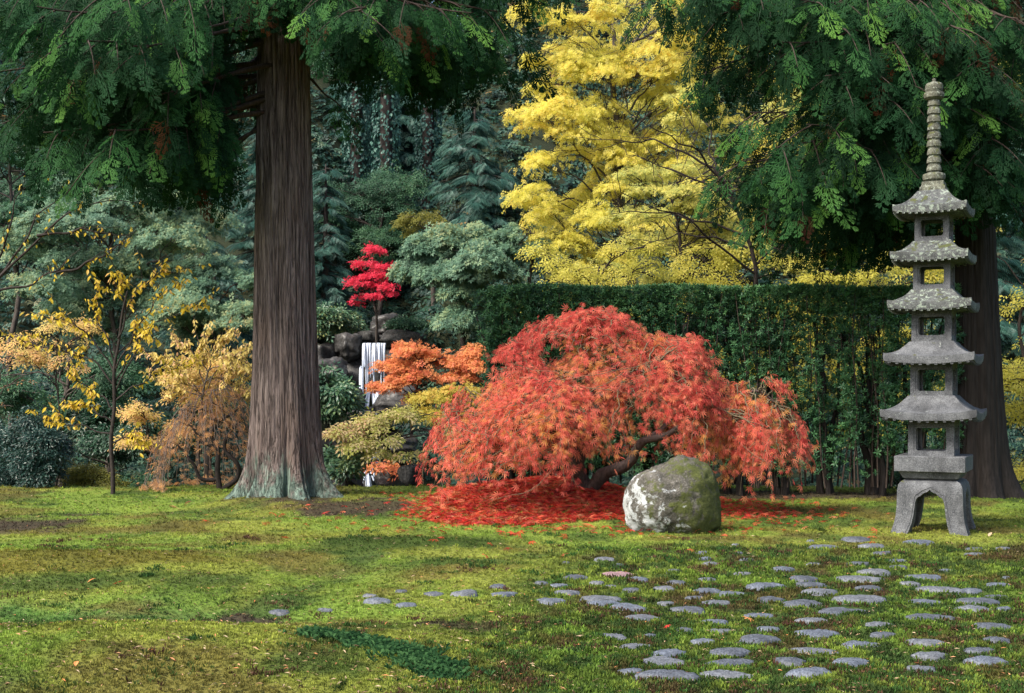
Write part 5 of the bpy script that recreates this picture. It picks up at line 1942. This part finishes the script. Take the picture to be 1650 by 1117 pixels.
def cherry(label, base, stem, limbs, mat, n_per, seed, size, loose, r0, twn=5):
    r = np.random.default_rng(seed)
    root = thing('cherry_sapling', base, label, 'tree', 'yellow leaved cherry saplings')
    mb = MB()
    st = wig(stem, .03, r, 22)
    st[0] = stem[0]
    mb.tube(st, np.linspace(r0, r0 * .45, 22), 8)
    mb.part('trunk', M_BARK_BLACK if loose else M_BARK, root, True)
    br = MB()
    fol = Fol()
    for lim in limbs:
        w = wig(lim, .05, r, 18)
        br.tube(w, np.linspace(r0 * .42, .005, 18), 5)
        ends = [w]
        for k in range(twn):
            j = r.integers(6, 17)
            L = r.uniform(.25, .7)
            e = w[j] + nrm(w[min(j + 1, 17)] - w[j - 1]) * L * .6 + r.normal(0, .3, 3) * L + UP * r.uniform(-.1, .25) * L
            t = wig([w[j], (w[j] + e) / 2 + UP * .04, e], .02, r, 8)
            br.tube(t, np.linspace(.007, .0025, 8), 4)
            ends.append(t)
        for e in ends:
            m_ = int(n_per * (1.6 if len(e) == 18 else .8))
            for k in range(m_):
                q = r.uniform(.35 if len(e) == 18 else .15, 1)
                p = e[int(q * (len(e) - 1))] + r.normal(0, .02, 3)
                a = r.random() * 6.283
                fol.add(p, nrm(np.array([math.cos(a) * .6, math.sin(a) * .6, -r.uniform(.2, 1.0)])), nrm(np.array([r.normal(0, .6), -.7 + r.normal(0, .4), .6])), size * r.uniform(.7, 1.25), r.random())
    br.part('branches', M_BARK_BLACK if loose else M_BARK, root, True)
    p, f, u_, s_, rn = fol.arr()
    idx = np.arange(len(p))
    if loose:
        idx = loose_leaves(T_OVATE, p, f, u_, s_, mat, root, loose)
    if len(idx):
        leaves('crown', T_OVATE, p[idx], f[idx], u_[idx], s_[idx], mat, root, rn[idx], 1.0, 'stuff' if loose else None)
    return root


b0 = on_ground(182, 796)
b0[2] -= .04
Yc = b0[1]
Q = lambda u, v_, d=0: P(u, v_, Yc + d)
cherry('yellow-leaved cherry sapling with thin dark stem at the lawn edge', b0, [b0, Q(181, 720), Q(182, 650), Q(184, 590), Q(196, 520), Q(205, 470)],
       [[Q(182, 640), Q(210, 580), Q(240, 520), Q(300, 500), Q(338, 490)], [Q(184, 600), Q(220, 530), Q(255, 480), Q(290, 455)], [Q(190, 545), Q(215, 480), Q(245, 440), Q(285, 440)],
        [Q(183, 620), Q(160, 590), Q(110, 565), Q(60, 555), Q(25, 550)], [Q(184, 600), Q(150, 545), Q(110, 515), Q(65, 510)], [Q(186, 590), Q(165, 530), Q(150, 490), Q(160, 455)],
        [Q(200, 500), Q(195, 460), Q(190, 440)], [Q(182, 660), Q(140, 620), Q(100, 590)], [Q(182, 650), Q(215, 620), Q(260, 600, .4), Q(310, 590, .6)], [Q(181, 700), Q(140, 690), Q(110, 685), Q(60, 672)],
        [Q(181, 715), Q(215, 700), Q(240, 720)], [Q(183, 630), Q(205, 575), Q(225, 545), Q(240, 540, -.4)], [Q(181, 680), Q(155, 660), Q(120, 650, .3)]],
       M_CHERRY, 12, 1, .095, 300, .04, 9)
Yc = 24.0
b0 = gz(318, 24.0)
cherry('pale yellow cherry sapling close left of the cedar trunk', b0, [b0, Q(322, 700), Q(325, 640), Q(335, 600)],
       [[Q(325, 640), Q(350, 600), Q(380, 570), Q(404, 560)], [Q(325, 640), Q(300, 600), Q(270, 580), Q(240, 575)], [Q(335, 600), Q(345, 570), Q(365, 545)], [Q(330, 620), Q(310, 570), Q(290, 555)], [Q(330, 615), Q(370, 600), Q(405, 595)],
        [Q(325, 640), Q(285, 625), Q(250, 615)], [Q(335, 600), Q(320, 570), Q(330, 545)], [Q(328, 630), Q(370, 625), Q(400, 625)], [Q(326, 640), Q(290, 605, -.5), Q(265, 600, -.6)], [Q(335, 600), Q(375, 575, -.5), Q(395, 590, -.6)]],
       M_CHERRY_PALE, 17, 2, .092, 0, .035, 16)
Yc = 21.5
b0 = gz(-60, 21.5)
cherry('sparse cherry at the far left with dark bare boughs and few yellow leaves', b0, [b0, Q(-60, 650), Q(-50, 560), Q(-40, 500), Q(-20, 470)],
       [[Q(-20, 470), Q(40, 460), Q(90, 440), Q(130, 400)], [Q(-30, 480), Q(30, 400), Q(80, 330), Q(120, 300)], [Q(-20, 470), Q(60, 380), Q(120, 340), Q(180, 320), Q(230, 330)], [Q(-30, 480), Q(10, 380), Q(30, 310), Q(70, 290)], [Q(60, 380), Q(120, 370), Q(200, 380)], [Q(-30, 500), Q(20, 545), Q(60, 560)], [Q(90, 440), Q(160, 420), Q(220, 370)]],
       M_CHERRY, 3, 3, .085, 120, .07, 9)
b0 = gz(-20, 21.8)
pads = [pad(15, 575, 21.8, 26, 16, .3, 14), pad(25, 612, 21.8, 24, 18, .3, 14), pad(0, 650, 21.8, 28, 20, .3, 14)]
pad_tree('pink_sapling', 'pinkish orange sapling leaves at the far left edge', 'shrub', b0, [b0, P(-10, 690, 21.8), P(0, 600, 21.8)], .02, pads, M_RUST, T_OVATE, .075, 140, trunk_name='stem', crown_name='foliage')

# rust laceleaf maple with a twisted trunk, left of the cedar
Yc = 21.6
b0 = np.array([*P(355, 785, Yc)[:2], 0])
b0[2] = hz(b0[0], b0[1])[0] - .05
root = thing('twisted_maple', b0, 'weeping rust-orange maple with twisted black trunk left of cedar', 'tree')
r = np.random.default_rng(9)
mb = MB()
for fk, ra, rb_ in [([b0, Q(352, 770), Q(348, 745), Q(352, 725), Q(340, 700), Q(350, 680), Q(372, 668), Q(385, 655)], .055, .02),
                    ([b0, Q(375, 776), Q(385, 765), Q(383, 748), Q(368, 735), Q(362, 715), Q(372, 690), Q(392, 675)], .05, .018),
                    ([Q(352, 772), Q(330, 775), Q(318, 762), Q(312, 745), Q(300, 735), Q(285, 715)], .042, .014),
                    ([Q(352, 725), Q(330, 715), Q(310, 690), Q(290, 680)], .03, .01), ([Q(350, 680), Q(335, 660), Q(310, 655)], .025, .01), ([Q(372, 690), Q(360, 665), Q(340, 645)], .025, .01)]:
    w = wig(fk, .03, r, 26)
    mb.tube(w, np.linspace(ra, rb_, 26), 7)
mb.part('trunk', M_BARK_BLACK, root, True)
tw, fol = MB(), Fol()
cc = Q(338, 775)
for k in range(200):
    phi = r.uniform(0, 6.283)
    t0 = r.random() ** .7 * .9
    pts = []
    tt = t0
    lump = .78 + .40 * vnoise(np.array([[math.cos(phi) * 2 + 4, math.sin(phi) * 2, t0 * 3]]), 5)[0]
    for i in range(9):
        z = (1 - min(tt, 1) ** 1.6) ** (1 / 1.6) * 155 * Yc / F
        pts.append(cc + np.array([math.cos(phi) * 95 * Yc / F * min(tt, 1.02), math.sin(phi) * .95 * tt, z - max(0, tt - 1) * 1.2]) * lump * r.uniform(.95, 1.05) + r.normal(0, .012, 3))
        tt += .055
    pts = np.array(pts)
    pts[:, 2] = np.maximum(pts[:, 2], .06)
    if math.sin(phi) < 0 and math.cos(phi) > -.5:
        low = np.nonzero(pts[:, 2] < r.uniform(.5, .9))[0]
        if len(low):
            pts = pts[:low[0]]
    if len(pts) < 3:
        continue
    tw.tube(pts, np.linspace(.007, .002, len(pts)), 4)
    out = nrm(np.array([math.cos(phi), math.sin(phi), .4]))
    for i in range(1, len(pts)):
        if r.random() < (.85 if pts[i][2] < .8 else .6):
            fol.add(pts[i] + r.normal(0, .04, 3), nrm(out * .5 - UP * .6 + r.normal(0, .4, 3)), nrm(out + r.normal(0, .4, 3)), r.uniform(.06, .115), np.clip(r.random() * .8 + .2 * (pts[i][2] < .5), 0, 1))
tw.part('twigs', bark_mat('pale_twig', (.12, .09, .075), (.26, .20, .17), 30, .5), root, True)
p, f, u_, s_, rn = fol.arr()
leaves('crown', T_LACE, p, f, u_, s_, M_RUST, root, rn, 1.1)

# ------------------------------------------------------------------ waterfall and its rocks
M_WET = stone_mat('wet_rock', (.018, .018, .018), (.075, .072, .07), moss=(.045, .055, .012), moss_lo=.66, scale=2.5, rough=.45, speck=18, moss_up=.5)
M_GREYROCK = stone_mat('grey_rock', (.024, .024, .023), (.080, .080, .077), lichen=(.115, .12, .115), lichen_lo=.6, moss=(.06, .07, .015), moss_lo=.70, scale=3, speck=25, moss_up=.4)
rocks = [  # u, v of the base, Y, half width px, height px, depth m, material, label, box
    (600, 668, 38.6, 62, 118, .9, M_WET, 'dark wet rock face behind the waterfall', .6),
    (560, 585, 38.0, 22, 50, .7, M_WET, 'dark squarish rock at the left lip of the fall', .6),
    (588, 553, 38.4, 13, 22, .5, M_GREYROCK, 'small grey rock on top of the fall, leftmost', .3),
    (612, 553, 38.6, 9, 14, .4, M_GREYROCK, 'smallest grey rock atop the middle of the fall', .3),
    (652, 565, 38.4, 26, 36, .8, M_GREYROCK, 'rounded grey rock right of the waterfall lip', .3),
    (630, 548, 39.6, 22, 44, .7, M_WET, 'pointed dark boulder behind the fall top', .2),
    (535, 620, 37.0, 24, 46, .7, M_WET, 'mossy dark rock beside the cedar, left of the fall', .4),
    (558, 668, 36.0, 26, 50, .7, M_WET, 'dark rounded rock below the left lip of fall', .2),
    (580, 680, 35.4, 15, 24, .5, M_WET, 'small brown mossy rock at the foot of the fall', .2),
    (645, 672, 36.0, 30, 52, .8, M_WET, 'mossy green rock right of the waterfall foot', .2),
    (606, 676, 36.4, 16, 22, .4, M_WET, 'low wet rock splitting the foot of the fall', .2),
    (662, 785, 23.3, 18, 42, .25, M_GREYROCK, 'upright pale grey stone beside the dogwood trunk', .5),
    (628, 790, 26.0, 20, 36, .5, M_WET, 'dark rock right of the lower cascade', .3),
    (560, 795, 25.2, 24, 40, .5, M_WET, 'dark rock between the cedar and lower cascade', .3),
    (596, 742, 30.6, 40, 20, .7, M_WET, 'flat dark rock ledge above the lower cascade', .5),
    (640, 735, 30.0, 26, 34, .6, M_WET, 'dark rock right of the small pool', .3),
    (545, 735, 30.0, 26, 40, .6, M_WET, 'dark rock left of the small pool', .3),
    (598, 800, 28.0, 34, 42, .35, M_WET, 'black rock step under the lower cascade', .6),
    (515, 610, 38.0, 26, 60, .7, M_WET, 'shaded dark rock peeping from behind the cedar', .3)]
for q, (u, v_, Y, hw_, hh, dep, mat, lab, bx) in enumerate(rocks):
    k = Y / F
    c = P(u, v_, Y)
    rock('rock', (c[0], c[1], c[2]), (hw_ * k * 1.05, dep, hh * k * .56), 20 + q, mat, lab, 'rock', 'rocks round the waterfall', .40, .8, ICO4 if hw_ > 20 else ICO3, .5 * q, max(bx, .45))

m, nt, b, out = new_mat('falling_water')
v = coord(nt, (1, 1, .07))
wn_ = noise(nt, 9, 3, .55, v)
b.inputs['Base Color'].default_value = (.78, .86, .95, 1)
b.inputs['Roughness'].default_value = .35
b.inputs['Specular IOR Level'].default_value = .4
tl = nt.nodes.new('ShaderNodeBsdfTranslucent')
tl.inputs['Color'].default_value = (.82, .89, 1.0, 1)
mt = nt.nodes.new('ShaderNodeMixShader')
mt.inputs['Fac'].default_value = .35
nt.links.new(b.outputs[0], mt.inputs[1])
nt.links.new(tl.outputs[0], mt.inputs[2])
nt.links.new(mt.outputs[0], out.inputs['Surface'])
M_WATER = m
nt.nodes['Principled BSDF'].inputs['Base Color'].default_value = (.82, .89, 1.0, 1)
m, nt, b, out = new_mat('pool_water')
b.inputs['Base Color'].default_value = (.05, .07, .09, 1)
b.inputs['Roughness'].default_value = .12
bump(nt, b, noise(nt, 6, 3, .5, coord(nt)), .25, .05)
M_POOL = m


def strand(mb, u0, v0, Y0, u1, v1, Y1, w0, w1, r, n=18, arc=.25):
    """a sheet of falling water with thickness"""
    t = np.linspace(0, 1, n)
    a, b_ = P(u0, v0, Y0), P(u1, v1, Y1)
    c = a + (b_ - a) * t[:, None]
    c[:, 1] = a[1] + (b_[1] - a[1]) * t ** .5 - arc * np.sin(t * 1.57) * .3
    c[:, 2] = a[2] + (b_[2] - a[2]) * t ** 1.25
    w = (w0 + (w1 - w0) * t) * Y0 / F
    ns = 7
    V = []
    for i in range(n):
        for s in np.linspace(-1, 1, ns):
            V.append(c[i] + np.array([s * w[i], -.06 * (1 - s * s) + .012 * math.sin(s * 9 + i * .3), .015 * math.sin(s * 7)]))
        for s in np.linspace(1, -1, ns):
            V.append(c[i] + np.array([s * w[i], .04, 0]))
    m_ = 2 * ns
    i = np.arange(n - 1)[:, None] * m_
    j = np.arange(m_)[None]
    mb.add(V, [np.stack([i + j, i + (j + 1) % m_, i + m_ + (j + 1) % m_, i + m_ + j], -1).reshape(-1, 4)])


fall = thing('waterfall', P(602, 662, 37.3), 'tall silky white waterfall over dark rocks', 'waterfall')
rw = np.random.default_rng(8)
for q in range(13):                                      # the veil: thin threads, some short, some long
    u0 = 586 + 34 * (q + rw.uniform(-.5, .5)) / 12
    mb = MB()
    strand(mb, u0, 553 + rw.uniform(-.4, .4), 37.75 + rw.uniform(-.08, .08), u0 + rw.normal(0, .8), rw.uniform(580, 642), 37.35 + rw.uniform(-.1, .1), rw.uniform(.9, 1.8), rw.uniform(.5, 1.6), rw, 14)
    mb.part('water_strand', M_WATER, fall, True)
for (u0, v0, u1, v1, n_, sp) in [(583, 590, 582, 652, 3, 2.2), (605, 630, 613, 666, 9, 7), (596, 630, 590, 657, 4, 2.5), (612, 636, 621, 664, 5, 4)]:
    for q in range(n_):
        o_ = sp * (2 * (q + .5) / n_ - 1)
        mb = MB()
        strand(mb, u0 + o_ * .7 + rw.normal(0, .4), v0 + rw.uniform(-3, 3), 37.0 + rw.uniform(-.1, .1), u1 + o_ * 1.5 + rw.normal(0, .6), v1 + rw.uniform(-4, 3), 36.25 + rw.uniform(-.15, .15), rw.uniform(.9, 1.6), rw.uniform(.9, 2.0), rw, 12)
        mb.part('water_strand', M_WATER, fall, True)
casc = thing('lower_cascade', P(596, 786, 27.4), 'small white cascade between dark rocks beyond the lawn edge', 'waterfall')
for q in range(13):
    o_ = rw.uniform(-1, 1)
    vs = rw.uniform(750, 766)
    mb = MB()
    strand(mb, 593 + 9 * o_, vs, 27.7 + rw.uniform(-.1, .1), 594 + 17 * o_ + rw.normal(0, 1), min(790, vs + rw.uniform(14, 36)), 27.2 + rw.uniform(-.15, .1), rw.uniform(.4, 1.0), rw.uniform(.6, 1.6), rw, 10, .15)
    mb.part('water_strand', M_WATER, casc, True)
rill = thing('white_rill', P(600, 740, 29.4), 'short white spill of water above the lower cascade', 'waterfall')
for (u0, v0, u1, v1, w0, w1) in [(606, 727, 604, 740, 8, 9), (588, 731, 586, 739, 5, 6)]:
    mb = MB()
    strand(mb, u0, v0, 29.6, u1, v1, 29.2, w0, w1, r, 10, .1)
    mb.part('water_strand', M_WATER, rill, True)
for nm, u, v_, Y, hw_, dy in (('pool_water', 598, 671, 35.6, 26, .8), ('pool_water', 598, 745, 28.6, 30, .55), ('pool_water', 598, 789, 26.4, 36, .8)):
    c = P(u, v_, Y)
    tt = np.arange(28) * 2 * math.pi / 28
    rr = 1 + .12 * np.cos(3 * tt + u) + .08 * np.cos(5 * tt)
    V = np.column_stack([c[0] + hw_ * Y / F * rr * np.cos(tt), c[1] + dy * rr * np.sin(tt), np.full(28, c[2])])
    V = np.concatenate([V, [c]])
    j = np.arange(28)
    o = part(nm, V, [np.stack([j, (j + 1) % 28, np.full(28, 28)], -1)], M_POOL, None)
    tag(o, kind='structure')

# ------------------------------------------------------------------ litter on the lawn
M_LITTER = leaf_mat('litter', [(.10, .055, .03), (.26, .17, .09), (.44, .34, .22), (.50, .18, .06)], .15, .7, .2)
n = 5200
ly = (6.6 ** -1 + rg.random(n) * (22 ** -1 - 6.6 ** -1)) ** -1
lx = (rg.random(n) * 2 - 1) * (ly * .43)
far = rg.uniform(0, 1, 700)
lx = np.concatenate([lx, rg.uniform(-9, -2.5, 450), TRUNK[0] + rg.normal(0, 1.3, 350)])
ly = np.concatenate([ly, rg.uniform(15.5, 21.9, 450), 17.6 + rg.normal(0, .7, 350)])
n = len(lx)
ang = rg.random(n) * 6.283
o = leaves('leaf_litter', T_DIAMOND, np.column_stack([lx, ly, hz(lx, ly) + .018]), np.column_stack([np.cos(ang), np.sin(ang), rg.normal(0, .2, n)]), np.column_stack([rg.normal(0, .35, n), rg.normal(0, .35, n), np.ones(n)]),
           rg.uniform(.015, .05, n), M_LITTER, None, None, .45)
tag(o, 'tan bits of leaf litter scattered over the moss', 'leaves', kind='stuff')
M_LEAF1 = leaf_mat('single_red_leaf', [(.5, .03, .03), (.55, .05, .03)], .2, .5, .3)
M_LEAF2 = leaf_mat('single_orange_leaf', [(.62, .22, .07), (.66, .3, .1)], .2, .5, .3)
M_LEAF3 = leaf_mat('single_tan_leaf', [(.5, .33, .2), (.55, .42, .3)], .2, .5, .3)
for lab, u, v_, size, mat, tm in [('single red fallen leaf on the moss at left', 188, 944, .085, M_LEAF1, T_MAPLE), ('red and orange leaf lying among the cobbles', 1205, 1001, .085, M_LEAF2, T_MAPLE),
                                  ('small red leaf beside a cobble, left part of cobbles', 1076, 1014, .05, M_LEAF1, T_MAPLE), ('pale tan leaf on dark moss below the red maple', 613, 873, .10, M_LEAF3, T_MAPLE),
                                  ('pale tan leaf on the moss left of the cobbles', 931, 1032, .05, M_LEAF3, T_MAPLE), ('orange leaf on the near moss at the bottom left', 124, 1074, .07, M_LEAF2, T_OVATE),
                                  ('red leaf on the moss just below the leaf carpet', 827, 862, .10, M_LEAF1, T_MAPLE), ('white-brown leaf on dark moss below the maple', 614, 900, .08, M_LEAF3, T_OVATE),
                                  ('orange leaf on the moss, centre left of the lawn', 155, 937, .09, M_LEAF2, T_OVATE), ('tan leaf on the moss right of the pagoda feet', 1598, 862, .11, M_LEAF3, T_OVATE)]:
    c = on_ground(u, v_)
    me = mesh_np('fallen_leaf', tm[0], [tm[1]], False, {'rnd': np.full(len(tm[1]), .5)})
    o = link('fallen_leaf', me, mat, None, (float(c[0]), float(c[1]), float(c[2]) + .03))
    o.scale = (size,) * 3
    o.rotation_euler = (rg.normal(-.1, .2), rg.normal(.1, .2), rg.random() * 6)
    tag(o, lab, 'leaf', 'single leaves on the moss')
